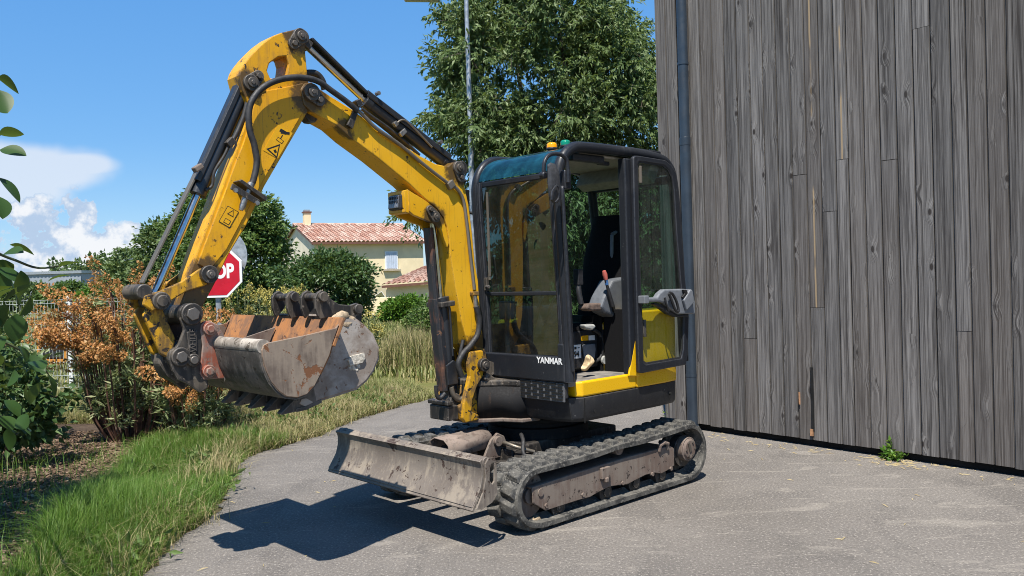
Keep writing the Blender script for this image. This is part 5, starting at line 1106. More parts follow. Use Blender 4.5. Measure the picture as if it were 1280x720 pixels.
spray_tree('hackberry_tree', 'large tree with drooping narrow leaves behind the excavator cab', tp, [
    (at(688, 88, 16.), (1.75, 1.6, 1.85), 165), (at(655, 20, 15.6), (1.0, 1.0, .7), 30), (at(752, 85, 15.8), (.70, 1.0, 1.05), 40), (at(612, 160, 15.4), (.70, .8, .65), 30), (at(582, 30, 15.8), (.30, .4, .35), 7), (at(580, 85, 15.8), (.25, .4, .3), 5),
    (at(575, 155, 15.6), (.35, .5, .35), 9), (at(805, 165, 15.4), (.6, .9, .9), 34), (at(635, 215, 15.2), (.6, .7, .6), 20), (at(522, 252, 15.8), (.1, .2, .1), 2), (at(710, 260, 15.8), (1.35, .9, .9), 42), (at(790, 260, 15.6), (1.0, .8, 1.0), 30), (at(690, 340, 15.9), (1.1, .8, .8), 30), (at(780, 345, 15.8), (1.3, .8, .9), 30)], 'leaf_tree', 3)
# trees and bushes beyond the verge
make_tree('hornbeam_tree', 'dense dark green conical tree standing behind the stop sign', 'tree', (D(285, 400, 27.)[0], 27., -.03), at(295, 318, 27.), (1.55, 1.4, 2.3), 300, 60, .15, .085, 'leaf_mid', 5, .35, .36, .12, .45, .16, extra=[(at(262, 262, 27.), (.8, .8, .75), 60), (at(322, 280, 27.), (.75, .8, .9), 60), (at(238, 300, 27.3), (.8, .7, 1.0), 70)])
make_tree('laurel_bush', 'rounded dark green bush in front of the cream house', 'bush', (D(415, 400, 21.)[0], 21., -.03), at(414, 362, 21.), (1.0, 1.0, .98), 210, 60, .12, .06, 'leaf_dark', 6, .2, .26, .08, .5, .2, extra=[(at(370, 350, 21.), (.45, .5, .4), 30), (at(434, 352, 21.), (.40, .5, .55), 32)])
make_tree('garden_tree', 'loose green tree in the distance beyond the mesh fence', 'tree', (D(165, 380, 42.)[0], 42., -.03), at(168, 352, 42.), (1.5, 1.5, 1.35), 120, 50, .22, .13, 'leaf_far', 7, .3, .42, .1, .3, .35)
make_tree('garden_tree', 'taller green tree between the far loose tree and the conical tree', 'tree', (D(212, 380, 36.)[0], 36., -.03), at(212, 338, 36.), (1.5, 1.3, 1.9), 150, 50, .2, .12, 'leaf_far', 8, .3, .42, .1, .3, .3)
make_tree('bright_hedge_bush', 'bright green clipped bush below the low tiled roof', 'bush', (D(507, 400, 30.)[0], 30., -.03), at(511, 392, 30.), (.92, .9, .58), 160, 50, .13, .08, 'leaf_bright', 9, .0, .22, .06, .5, .15)
make_tree('shrub', 'mid green shrub right of the bright clipped bush', 'bush', (D(545, 400, 24.)[0], 24., -.03), at(545, 400, 24.), (.7, .6, .6), 80, 45, .13, .05, 'leaf_mid', 10, .1, .25, .05, .4, .25)
for i, (px, py, dist, rx, rz, lab) in enumerate(((20, 371, 48., 2.6, .8, 'low pale hedge below the corrugated warehouse'), (95, 369, 46., 1.8, .75, 'rounded hedge bush right of the corrugated warehouse'), (135, 371, 44., 1.2, .6, 'small yellowish bush under the far loose tree'))):
    make_tree('hedge_bush', lab, 'bush', (D(px, 400, dist)[0], dist, -.03), at(px, py+2, dist), (rx, 1.0, rz), 90, 45, .22, .13, ('leaf_far', 'leaf_mid', 'leaf_bright')[i], 20+i, .0, .35, .05, .4, .25)
for i, (x, y, h, r_, lab) in enumerate(((-16, 84, 5.0, 4.0, 'distant tree rising behind the cream house'), (3, 92, 6.0, 5., 'broad distant tree far behind the excavator cab'), (14, 80, 5.5, 4.5, 'distant tree hidden behind the timber building'), (-60, 120, 6, 6, 'distant tree left of the corrugated warehouse'), (-27, 110, 4.5, 4.5, 'distant tree on the horizon behind the stop sign'))):
    make_tree('distant_tree', lab, 'tree', (x, y, -.03), (x, y, h*.55), (r_, r_, h*.5), 110, 40, .6, .4, 'leaf_far', 30+i, .1, 1.1, .2, .4, .25, limbs=3)

# ------------------------------------------------------------------ grasses
def in_poly(P, poly):
    x, y = P[:, 0], P[:, 1]; ins = np.zeros(len(P), bool); n = len(poly)
    for i in range(n):
        x0, y0 = poly[i]; x1, y1 = poly[(i+1) % n]; c_ = ((y0 > y) != (y1 > y)) & (x < (x1-x0)*(y-y0)/(y1-y0+1e-12)+x0); ins ^= c_
    return ins
def blades(P, h, w, rg, lean=.45, z0=-.015):
    n = len(P); h = h if np.ndim(h) else np.full(n, h); a = rg.uniform(0, 2*math.pi, n); ln = np.abs(rg.normal(0, lean, n))+.08
    dx = np.stack([np.cos(a), np.sin(a), np.zeros(n)], 1); sx = np.stack([-np.sin(a), np.cos(a), np.zeros(n)], 1); up = np.array([0, 0, 1.])
    p0 = np.column_stack([P, np.full(n, z0)]); H = h[:, None]; LN = ln[:, None]; W = (w*rg.uniform(.6, 1.3, n))[:, None]
    m1 = p0+dx*H*LN*.28+up*H*.55; m2 = p0+dx*H*LN*.95+up*H*(.98-.25*np.minimum(LN, 1.2))
    V = np.stack([p0-sx*W/2, p0+sx*W/2, m1+sx*W*.42, m1-sx*W*.42, m2], 1).reshape(-1, 3); i = np.arange(n)[:, None]*5
    return V, np.concatenate([i+np.array([[0, 1, 2]]), i+np.array([[0, 2, 3]]), i+np.array([[3, 2, 4]])])
def vnoise(P, s, seed):
    r_ = np.random.default_rng(seed); v = np.zeros(len(P))
    for _ in range(7):
        k = r_.normal(0, s, 2); v += np.sin(P@k+r_.uniform(0, 6.3))
    return v/7**.5
edge_poly = [tuple(p_) for p_ in EDGE[:16]]
verge_poly = edge_poly+[(-2.2, 13.6), (-5.5, 14.2), (-9, 13.2), (-9, 3.3)]
mulch_poly = [tuple(p_) for p_ in mul]+[(-7.2, 9.6), (-7.5, 2.), (-2.7, 2.), (-2.65, 3.8)]
def sample(n, box, poly, rg):
    P = np.column_stack([rg.uniform(box[0], box[1], n), rg.uniform(box[2], box[3], n)]); return P[in_poly(P, poly)]
rg = np.random.default_rng(99)
edge_np = np.array(ED)
def edge_dist(P):
    q = edge_np[(edge_np[:, 1] > 3) & (edge_np[:, 1] < 13)]; return np.min(np.linalg.norm(P[:, None, :]-q[None, ::3, :], axis=2), axis=1)
P = sample(260000, (-4.6, -1.3, 3.9, 8.2), verge_poly, rg); mm = in_poly(P, mulch_poly); P = P[~mm | (rg.random(len(P)) < .012)]
ed = edge_dist(P); nv_ = vnoise(P, 2.2, 1)
hh = np.clip(.13+.12*np.minimum(ed, .9)+.075*nv_, .04, .40)*rg.uniform(.55, 1.25, len(P)); thin = rg.random(len(P)) < np.clip(.20+ed*1.3, 0, 1)
P, ed, nv_, hh = P[thin], ed[thin], nv_[thin], hh[thin]
dryp = np.clip(.44-ed*1.4+.16*vnoise(P, 1.5, 4), .04, .85); dry = rg.random(len(P)) < dryp
V, F = blades(P[~dry], hh[~dry]*1.15, .0042, rg, .75); tag(np_mesh('verge_grass', V, F, 'grass'), 'lush green grass growing along the edge of the asphalt', 'grass', kind='stuff')
V, F = blades(P[dry], hh[dry]*.75, .0042, rg, 1.1); tag(np_mesh('dry_verge_grass', V, F, 'grass_dry'), 'short straw coloured grass fringing the asphalt edge', 'grass', kind='stuff')
P = sample(230000, (-8.5, -.4, 7.6, 15.0), verge_poly+[], rg); P = P[~in_poly(P, mulch_poly)]; P = P[P[:, 1] > 7.7]
ed = edge_dist(P); nv_ = vnoise(P, 1.3, 9); hh = np.clip(.10+.05*np.minimum(ed, 1.2)+.03*nv_, .04, .3)*rg.uniform(.6, 1.3, len(P))
dry = rg.random(len(P)) < np.clip(.46+.24*vnoise(P, .9, 14)-.12*np.minimum(ed, 1), .12, .9)
V, F = blades(P[~dry], hh[~dry], .0065, rg, .75); tag(np_mesh('verge_grass', V, F, 'grass_mix'), 'mown yellow green grass between the asphalt and the dry tall grass', 'grass', kind='stuff')
V, F = blades(P[dry], hh[dry]*.9, .0065, rg, .95); tag(np_mesh('dry_verge_grass', V, F, 'grass_dry'), 'bleached dry grass on the far verge', 'grass', kind='stuff')
# broad-leaved weeds and bleached tufts that break up the verge
rgw = np.random.default_rng(123); Q = sample(260, (-4.2, -1.5, 4.2, 11.5), verge_poly, rgw); Q = Q[~in_poly(Q, mulch_poly)][:70]; LP = np.repeat(np.column_stack([Q, np.full(len(Q), .05)]), 26, 0)+rgw.normal(0, 1, (len(Q)*26, 3))*np.array([.07, .07, .045]); LP[:, 2] = np.abs(LP[:, 2])
V, F = leaf_cloud(LP, rgw.normal(0, 1, LP.shape)+np.array([0, 0, .7]), .075, .032, rgw); tag(np_mesh('verge_weeds', V, F, 'leaf_mid'), 'low broad leaved weeds scattered through the verge grass', 'weeds', kind='stuff')
Q = sample(900, (-4.4, -1.4, 4.0, 11.5), verge_poly, rgw); Q = Q[~in_poly(Q, mulch_poly)]; Q = Q[(edge_dist(Q) < .35) | (rgw.random(len(Q)) < .3)][:130]; P = np.repeat(Q, 60, 0)+rgw.normal(0, .055, (len(Q)*60, 2)); V, F = blades(P, rgw.uniform(.06, .30, len(P)), .004, rgw, .9); tag(np_mesh('bleached_tufts', V, F, 'grass_dry'), 'bleached dead grass tufts along the ragged asphalt edge', 'grass', kind='stuff')
# far grass
P = np.column_stack([rg.uniform(-16, 3, 90000), rg.uniform(13, 34, 90000)]); keep = P[:, 0]/P[:, 1] < (P[:, 1] > 15)*.0+.02; P = P[keep]; hh = np.clip(.22+.10*vnoise(P, .6, 3), .08, .6)*rg.uniform(.6, 1.3, len(P))
V, F = blades(P, hh, .022, rg, .45, -.03); tag(np_mesh('meadow_grass', V, F, 'grass_mix'), 'rough meadow grass stretching back towards the house', 'grass', kind='stuff')
# tall dry grass clump left of the boom cylinder
c0 = G(505, 464); P = np.column_stack([rg.normal(c0[0], .62, 7000), rg.normal(c0[1]+.5, .45, 7000)]); P = P[(P[:, 0] < -1.0) & (P[:, 0] > -3.6)]; P = P[in_poly(P, verge_poly+[(-9, 18)]) | (P[:, 1] > 12.2)]
hh = np.clip(.78*np.exp(-((P[:, 0]-c0[0]-.1)/.95)**2)*rg.uniform(.55, 1.2, len(P)), .15, 1.1); dry = rg.random(len(P)) < .5
V, F = blades(P[dry], hh[dry], .010, rg, .28, -.02); tag(np_mesh('tall_dry_grass', V, F, 'grass_dry'), 'tall straw coloured grass clump behind the digging bucket', 'grass', kind='stuff')
V, F = blades(P[~dry], hh[~dry]*.85, .011, rg, .32, -.02); tag(np_mesh('tall_green_grass', V, F, 'grass_mix'), 'tall green stems mixed into the straw coloured grass clump', 'grass', kind='stuff')
# ------------------------------------------------------------------ yellow flowering weeds behind the buckets
def flower_weed(px, py, dist, h, seed, lab, r_=.35, ns=26):
    rg = np.random.default_rng(seed); b0 = D(px, py, dist); base = np.array([b0[0], dist, -.02]); t = tag(empty('flowering_weed', tuple(base)), lab, 'weed', 'yellow flowering weeds on the verge')
    b = B(); heads = []; LP = []; LD = []
    for i in range(ns):
        a = rg.uniform(0, 6.28); q = rg.random()**.5*r_; hgt = h*rg.uniform(.65, 1.08); p0 = np.array([q*.35*math.cos(a), q*.35*math.sin(a), 0]); p1 = np.array([q*math.cos(a), q*math.sin(a), hgt])
        mid_ = (p0+p1)/2*np.array([.8, .8, 1.05]); b.tube(smooth_path([p0, mid_, p1], 2), .006, 4)
        for t_ in np.linspace(.15, .95, 16):
            LP.append(p0+(p1-p0)*t_); LD.append((rg.normal(0, 1), rg.normal(0, 1), .5))
        for k in range(7): heads.append(p1+rg.normal(0, 1, 3)*np.array([.05, .05, .04]))
    b.make('stem', M['twig_green'], t)['kind'] = 'stuff'
    V, F = leaf_cloud(np.array(LP), np.array(LD), .11, .028, rg); np_mesh('leaves', V, F, 'leaf_grey', t)['kind'] = 'stuff'
    HP_ = np.repeat(np.array(heads), 9, 0)+rg.normal(0, .014, (len(heads)*9, 3)); V, F = leaf_cloud(HP_, rg.normal(0, 1, HP_.shape)+np.array([0, 0, .6]), .028, .022, rg); np_mesh('flower_heads', V, F, 'yellow_flower', t)['kind'] = 'stuff'
for i, (px, dist, h, r_, lab) in enumerate(((305, 13.9, 1.45, .42, 'yellow flowering weed behind the stop sign post'), (336, 13.6, 1.38, .40, 'yellow flowering weed left of the hooked bucket ears'), (362, 14.0, 1.42, .40, 'yellow flowering weed behind the hooked bucket ears'), (288, 13.6, 1.1, .4, 'low yellow flowering weed at the foot of the sign post'), (388, 13.0, 1.05, .4, 'yellow flowering weed in front of the dark rounded bush'), (452, 13.4, 1.0, .35, 'thin yellowish weed left of the tall dry grass'), (250, 13.5, .95, .4, 'leafy yellow weed right of the dried brown shrub'))):
    flower_weed(px, 420, dist, h, 60+i, lab, r_)
# ------------------------------------------------------------------ shrub with dried brown flower heads
def dry_head(seed):
    rg = np.random.default_rng(seed); n = 190; z = rg.random(n)*.42; r_ = .060*np.sin(np.pi*(.12+.8*z/.42))
    a = rg.uniform(0, 6.28, n); P = np.column_stack([r_*np.cos(a)*rg.random(n)**.4, r_*np.sin(a)*rg.random(n)**.4, z-.10]); d = np.column_stack([np.cos(a), np.sin(a), rg.normal(.1, .5, n)])
    V, F = leaf_cloud(P, d, .030, .021, rg, .4); return V, F
def tuft(seed):
    rg = np.random.default_rng(seed); n = 34; a = rg.uniform(0, 6.28, n); e_ = rg.uniform(-.5, .95, n); P = np.column_stack([np.zeros(n), np.zeros(n), rg.uniform(-.05, .05, n)]); d = np.column_stack([np.cos(a)*np.cos(e_), np.sin(a)*np.cos(e_), np.sin(e_)])
    return leaf_cloud(P, d, .115, .020, rg, .2)
def spurge(base, lab, ns, rad, h, seed, dead=.7):
    rg = np.random.default_rng(seed); t = tag(empty('spurge_shrub', tuple(base)), lab, 'shrub'); hm = []; tm = []
    for i in range(4):
        V, F = dry_head(seed+i); o = np_mesh('dried_flower_head', V, F, 'dry_head', t); o['kind'] = 'stuff'; hm.append(o)
        V, F = tuft(seed+20+i); o = np_mesh('leaf_tuft', V, F, 'leaf_grey', t); o['kind'] = 'stuff'; tm.append(o)
    nh = nt = 0
    def put(src, p_, d, s_, used):
        o = src if not used else clone(src, t); q = Vector(d).to_track_quat('Z', 'Y'); o.rotation_mode = 'QUATERNION'; o.rotation_quaternion = q; o.location = Vector(p_); o.scale = (s_,)*3; return o
    uh = [False]*4; ut = [False]*4
    for i in range(ns):
        a = rg.uniform(0, 6.28); q = rg.random()**.5; p0 = np.array([.30*q*rad*math.cos(a), .30*q*rad*math.sin(a), 0.]); hg = h*rg.uniform(.62, 1.05)*(1-.25*q*q)
        p3 = np.array([rad*q*math.cos(a), rad*q*math.sin(a), hg])+rg.normal(0, .05, 3); p1 = p0*.6+p3*.4*np.array([.9, .9, .75]); p2 = p0*.25+p3*.75*np.array([.85, .85, 1.18])
        P_ = smooth_path([p0, p1, p2, p3], 5); b = B(); b.tube(P_, [.011-.006*k/len(P_) for k in range(len(P_))], 5); b.make('stem', M['twig'], t, 60)
        if rg.random() < dead:
            k = i % 4; dd = P_[-1]-P_[-4]; put(hm[k], P_[-1], dd, rg.uniform(.75, 1.25), uh[k]); uh[k] = True
            for back in (-3, -5, -7):
                if rg.random() < .48: k = int(rg.integers(4)); put(hm[k], P_[back]+Vector(rg.normal(0, .05, 3)), dd+Vector(rg.normal(0, .08, 3)), rg.uniform(.6, 1.05), uh[k]); uh[k] = True
        for t_ in ((.42, .58, .74) if rg.random() < .35 else ((.35, .55) if rg.random() < .6 else (.5,))):
            k = rg.integers(4); put(tm[k], P_[int(t_*(len(P_)-1))]+Vector(rg.normal(0, .04, 3)), Vector((rg.normal(0, .4), rg.normal(0, .4), 1)), rg.uniform(.7, 1.15), ut[k]); ut[k] = True
    return t
g_ = G(165, 549); spurge((g_[0], g_[1], -.01), 'large shrub with curved stems and dried brown flower heads', 70, .78, 1.66, 300, .72)
g_ = G(235, 551); spurge((g_[0]+.02, g_[1]+.15, -.01), 'lower grey green shrub with dried heads beside the coupler', 36, .62, 1.0, 400, .35)
# ------------------------------------------------------------------ shaded leafy shrubs at the left
def small_shrub(base, lab, h, r_, n, mat, leaf, lw, seed):
    make_tree('garden_shrub', lab, 'shrub', base, (base[0], base[1], h*.55), (r_, r_*.8, h*.5), n, 34, leaf, lw, mat, seed, .15, .16, .02, .2, .3, None, 7, bark='twig')
small_shrub((-4.55, 7.5, -.01), 'dark leafy shrub in shade left of the dried brown shrub', 1.25, .5, 55, 'leaf_dark', .085, .055, 501)
small_shrub((-5.35, 8.6, -.01), 'grey leaved shrub behind the dark shaded shrub', 1.35, .55, 60, 'leaf_grey', .10, .03, 502)
small_shrub((-4.0, 9.6, -.01), 'pale green shrub in front of the mesh fence', 1.15, .7, 60, 'leaf_mid', .09, .04, 503)
small_shrub((-6.3, 9.4, -.01), 'green shrub growing against the mesh fence', 1.2, .8, 60, 'leaf_mid', .09, .05, 504)
# ------------------------------------------------------------------ hazel tree at the left whose leaves reach into view
hz = tag(empty('hazel_tree', (-3.75, 4.25, -.01)), 'large leaved hazel tree reaching in from the left above the mulch', 'tree')
rg = np.random.default_rng(77); HB = np.array([-3.75, 4.25, -.01])
C = blob_points(150, (-4.05, 4.6, 2.4), (.9, .9, 1.15), rg, .15, .25, 3); Pn = np.repeat(C, 16, 0)+rg.normal(0, .16, (len(C)*16, 3))
pxl = np.array([(640+FPX*((q-CO)@_r)/((q-CO)@_fw)) for q in Pn]); keep = (pxl < -12) & (Pn[:, 2] > .35); Pn = Pn[keep]
def big_leaf(P, d, L, W, rg):
    """broad oval leaf, ten faces, cupped along the midrib"""
    n = len(P); L = (L*rg.uniform(.75, 1.2, n))[:, None]; W = (W*rg.uniform(.8, 1.15, n))[:, None]; d = unit(d); s_ = unit(np.cross(d, np.array([0, 0, 1.])+rg.normal(0, .5, (n, 3)))); u = np.cross(s_, d)
    ts = (0, .2, .45, .72, .9, 1.0); ws = (0.02, .38, .5, .40, .2, .0); cols = []
    for t_, w_ in zip(ts, ws):
        c_ = P+d*L*t_-u*L*.12*t_*t_
        cols += [c_-s_*W*w_+u*W*w_*.28, c_, c_+s_*W*w_+u*W*w_*.28]
    V = np.stack(cols, 1).reshape(-1, 3); i = np.arange(n)[:, None]*18; F = []
    for k in range(5):
        o = 3*k; F += [i+np.array([[o, o+1, o+4, o+3]]), i+np.array([[o+1, o+2, o+5, o+4]])]
    return V, np.concatenate(F)
V, F = big_leaf(Pn-HB, rg.normal(0, 1, Pn.shape)+np.array([.0, -.2, -.55]), .105, .085, rg); np_mesh('crown', V, F, 'leaf_near', hz, True)
for i in range(6):
    b = B(); a = i*1.05; tg = C[rg.integers(len(C))]-HB; b.tube(smooth_path([(.1*math.cos(a), .1*math.sin(a), -.05), tuple(tg*.45+np.array([0, 0, .5])), tuple(tg)], 4), [.03-.0026*k for k in range(9)], 7); b.make('trunk' if i == 0 else 'limb', M['bark'], hz, 60)
sprays = [  # twig in view: from the crown at the left edge, with the leaves it carries (photo pixels, metres away)
    ([(-60, 300), (10, 322), (48, 335), (84, 330)], 3.1, [(12, 306, 20), (4, 318, -10), (26, 338, 95), (60, 352, -25), (40, 371, 105), (74, 333, -15), (20, 360, 150), (-8, 340, 60)]),
    ([(-60, 340), (0, 350), (30, 366)], 3.2, [(2, 346, 100), (14, 352, 60), (6, 380, 110), (22, 392, 95), (-2, 396, 140)]),
    ([(-60, 180), (-6, 170), (4, 165)], 3.0, [(-2, 168, -10), (0, 187, 8), (-3, 201, 160), (-2, 222, 50)]),
    ([(-60, 100), (-8, 100)], 3.0, [(-3, 98, 30), (-4, 112, 60)]),
    ([(-60, 240), (-6, 242)], 3.0, [(-3, 245, 60)]),
    ([(-60, 400), (10, 430), (45, 450), (62, 470)], 3.6, [(8, 420, 120), (24, 432, 60), (40, 452, 20), (60, 468, 70), (50, 478, 120), (18, 462, 100), (4, 445, 140)]),
    ([(-60, 500), (0, 520), (20, 532)], 3.6, [(2, 520, 40), (10, 536, 100), (22, 530, 20)])]
for pts, dist, lv in sprays:
    W_ = [D(a, c_, dist+.12*k)-HB for k, (a, c_) in enumerate(pts)]; nb = C[np.argmin(np.linalg.norm(C-HB-W_[0], axis=1)+np.abs(C[:, 0]+4.0)*.3)]-HB; W_ = [nb*.7+np.array([0, 0, .3])*.0, nb*.5+W_[0]*.5+np.array([0, 0, .10])]+W_; b = B(); P_ = smooth_path([tuple(p_) for p_ in W_], 5); b.tube(P_, [.009-.006*k/len(P_) for k in range(len(P_))], 6); b.make('twig', M['twig_green'], hz, 60)
    lv = lv+[(a_+rg.normal(-6, 9), c_2+rg.normal(0, 12), an_+rg.normal(0, 50)) for a_, c_2, an_ in lv[::2] if c_2 > 280]
    for (a, c_, ang) in lv:
        p_ = D(a, c_, dist+rg.uniform(-.05, .15)); r2 = math.radians(ang); d = _r*math.cos(r2)-_u*math.sin(r2)+_fw*rg.uniform(-.5, .5)
        V, F = big_leaf(np.zeros((1, 3)), d[None, :], .098, .078, rg); o = np_mesh('leaf', V, F, 'leaf_near', hz, True); o.location = Vector(p_-HB); m_ = o.modifiers.new('s', 'SUBSURF'); m_.levels = m_.render_levels = 1
# ------------------------------------------------------------------ wood chips, straw, ground cover
rg = np.random.default_rng(5)
P = sample(16000, (-6, -2.2, 3.8, 9.2), mulch_poly, rg); n = len(P); L = rg.uniform(.015, .075, n); W = rg.uniform(.006, .024, n); a = rg.uniform(0, 6.28, n); tl = rg.normal(0, .25, n)
dx = np.column_stack([np.cos(a)*np.cos(tl), np.sin(a)*np.cos(tl), np.sin(tl)]); sx = unit(np.cross(dx, np.array([0, 0, 1.]))); nx = np.cross(sx, dx); c_ = np.column_stack([P, rg.uniform(.0, .02, n)])
vs = []
for k in (-1, 1):
    for x, y in ((-1, -1), (1, -1), (1, 1), (-1, 1)): vs.append(c_+dx*(L*x/2)[:, None]+sx*(W*y/2)[:, None]*(1 if x > 0 else .7)+nx*.0025*k)
V = np.stack(vs, 1).reshape(-1, 3); i = np.arange(n)[:, None]*8
F = np.concatenate([i+np.array([q]) for q in ((4, 5, 6, 7), (0, 1, 5, 4), (1, 2, 6, 5), (2, 3, 7, 6), (3, 0, 4, 7))])
M['chips'] = leafmat('wood_chips', (.11, .072, .048), (.20, .135, .092), (.33, .25, .18), .9, .0, .1)
tag(np_mesh('wood_chips', V, F, 'chips'), 'brown wood chip mulch under the shaded shrubs', 'mulch', kind='stuff')
M['straw'] = leafmat('straw', (.34, .26, .13), (.44, .36, .20), (.28, .21, .11), .8, .1, .2)
P = np.vstack([sample(75, (1.2, 4.6, 3.6, 8.0), [tuple(x) for x in (W0[:2]+WN[:2]*.12, W1[:2]+WN[:2]*.12, (4.2, 4.5), (2.0, 4.2), (.6, 5.0))], rg), np.column_stack([rg.uniform(-2.2, -1.2, 90), rg.uniform(4.4, 8.8, 90)])[::6], np.array(W0[:2])+rg.uniform(0, 2.9, 60)[:, None]*WD[:2]+WN[:2]*rg.uniform(.02, .28, 60)[:, None], np.array(G(1120, 578)[:2])+rg.normal(0, .09, (70, 2))*1.2])
n = len(P); V, F = blades(np.zeros((n, 2)), np.full(n, .001), .001, rg); L = rg.uniform(.015, .09, n); a = rg.uniform(0, 6.28, n); dx = np.column_stack([np.cos(a), np.sin(a), np.zeros(n)]); sx = np.column_stack([-np.sin(a), np.cos(a), np.zeros(n)]); c_ = np.column_stack([P, np.full(n, .006)])
W = .0032; V = np.stack([c_-dx*L[:, None]/2-sx*W/2, c_+dx*L[:, None]/2-sx*W/2, c_+dx*L[:, None]/2+sx*W/2, c_-dx*L[:, None]/2+sx*W/2, c_+np.array([0, 0, .006])], 1).reshape(-1, 3); i = np.arange(n)[:, None]*5
F = np.concatenate([i+np.array([q]) for q in ((0, 1, 4), (1, 2, 4), (2, 3, 4), (3, 0, 4))]); tag(np_mesh('straw_litter', V, F, 'straw'), 'bits of straw scattered on the asphalt near the timber wall', 'straw', kind='stuff')
# weed growing at the foot of the wall
wb = G(1116, 573)+WN*.02; wt = tag(empty('wall_weed', (wb[0], wb[1], 0)), 'small green weed growing at the foot of the timber wall', 'weed'); rg = np.random.default_rng(8); LP = []; LD = []
for i in range(17):
    a = rg.uniform(0, 6.28); ln = rg.uniform(.12, .26); up = rg.uniform(.15, .95) if i > 2 else 1.0; side_ = np.array([WD[0], WD[1], 0])*rg.uniform(-.6, 1.2)+WN*rg.uniform(.2, .9)
    p3 = side_*ln*.6*(1.0 if i > 2 else .12)+np.array([0, 0, ln*up*(.4 if i > 2 else .6)]); b = B(); b.tube(smooth_path([(0, 0, -.01), tuple(p3*.5+np.array([0, 0, .02])), tuple(p3)], 3), .0025, 5); b.make('stem', M['twig_green'], wt)
    for t_ in np.linspace(.25, 1, 11): LP.append(p3*t_+rg.normal(0, .008, 3)); LD.append(rg.normal(0, 1, 3)+np.array([0, 0, .3]))
V, F = leaf_cloud(np.array(LP), np.array(LD), .050, .024, rg); np_mesh('leaves', V, F, 'leaf_bright', wt)['kind'] = 'stuff'
for k, (a, c_) in enumerate(((836, 522), (860, 521))):
    q = G(a, c_+9); w2 = tag(empty('wall_weed', (q[0], q[1], 0)), 'tiny weed sprouting by the foot of the downpipe', 'weed', 'tiny weeds by the downpipe'); LP = rg.normal(0, .035, (40, 3)); LP[:, 2] = np.abs(LP[:, 2])*2.2; V, F = leaf_cloud(LP, rg.normal(0, 1, (40, 3))+np.array([0, 0, .5]), .05, .02, rg); np_mesh('leaves', V, F, 'leaf_bright', w2)
# ================================================================== STREET FURNITURE AND BUILDINGS BEHIND
M['galv'] = plain('galvanised_steel', (.42, .44, .46), .42, .55, .18, 12, .08)
M['sign_red'] = plain('sign_red', (.50, .006, .022), .35, 0, .06, 8, .01)
M['sign_white'] = plain('sign_white', (.80, .80, .80), .35, 0, .03, 8, .01)
M['sign_back'] = plain('sign_back_grey', (.33, .345, .36), .5, .3, .1, 8, .03)
sdist = 13.0; sc = D(270.5, 340, sdist); ss = tag(empty('stop_sign', (sc[0], sc[1], -.02)), 'red octagonal stop sign on a square grey post', 'road sign')
zc = sc[2]+.02; ap = 32.2/FPX*sdist
def octa(r_): return [(r_*math.cos(R(22.5+45*k)), r_*math.sin(R(22.5+45*k))) for k in range(8)]
def plate(b, pts, y0, y1, z0, x0=0):
    n = len(pts); b.add([(x0+x, y0, z0+z) for x, z in pts]+[(x0+x, y1, z0+z) for x, z in pts], [tuple(range(n)), tuple(reversed(range(n, 2*n)))]+[(i, i+n, (i+1) % n+n, (i+1) % n) for i in range(n)]); return b
cr = ap/math.cos(R(22.5))
ssf = plate(B(), octa(cr), -.012, .012, zc).make('sign_panel', M['sign_white'], ss, 0, .004)
plate(B(), octa(cr*.905), -.015, -.0125, zc).make('sign_field', M['sign_red'], ss)
text_mesh('sign_lettering', 'STOP', .30, M['sign_white'], ss, Matrix.Translation((0, -.0155, zc)) @ Matrix.Scale(.76, 4, (1, 0, 0)) @ Matrix.Rotation(R(90), 4, 'X'), .001, .012)
B().box((0, .05, (zc+.75)/2), (.08, .04, zc+.75)).make('post', M['galv'], ss, 0, .006)
B().tube([(0, .075, zc+.25), (0, .095, zc+.25)], cr*1.04, 40).make('round_sign_back', M['sign_back'], ss, 30, .004)
B().tube([(0, .068, zc+.25), (0, .076, zc+.25)], cr*1.075, 40).make('round_sign_rim', M['galv'], ss, 30)
for z in (-.2, .2): B().box((0, .03, zc+z), (.3, .02, .03)).make('sign_bracket', M['galv'], ss)
# street lamp
lp = D(589, 200, 14.6); lt = tag(empty('street_lamp', (lp[0], lp[1], -.03)), 'slender galvanised street lamp pole in front of the big tree', 'street lamp')
B().tube([(0, 0, 0), (0, 0, 3), (0, 0, 7.0)], [.062, .050, .036], 14).make('pole', M['galv'], lt, 40)
hx = D(518, 0, 14.6)[0]-lp[0]
B().tube(smooth_path([(0, 0, 6.6), (0, 0, 6.95), (hx*.15, 0, 7.06), (hx*.6, 0, 7.10)], 5), .022, 10).make('arm', M['galv'], lt, 60)
zl = D(524, 1, 14.6)[2]+.03
B().box((hx*.86, 0, zl+.05), (.62, .22, .10), ry=.04).make('lamp_head', M['galv'], lt, 0, .03, 3)
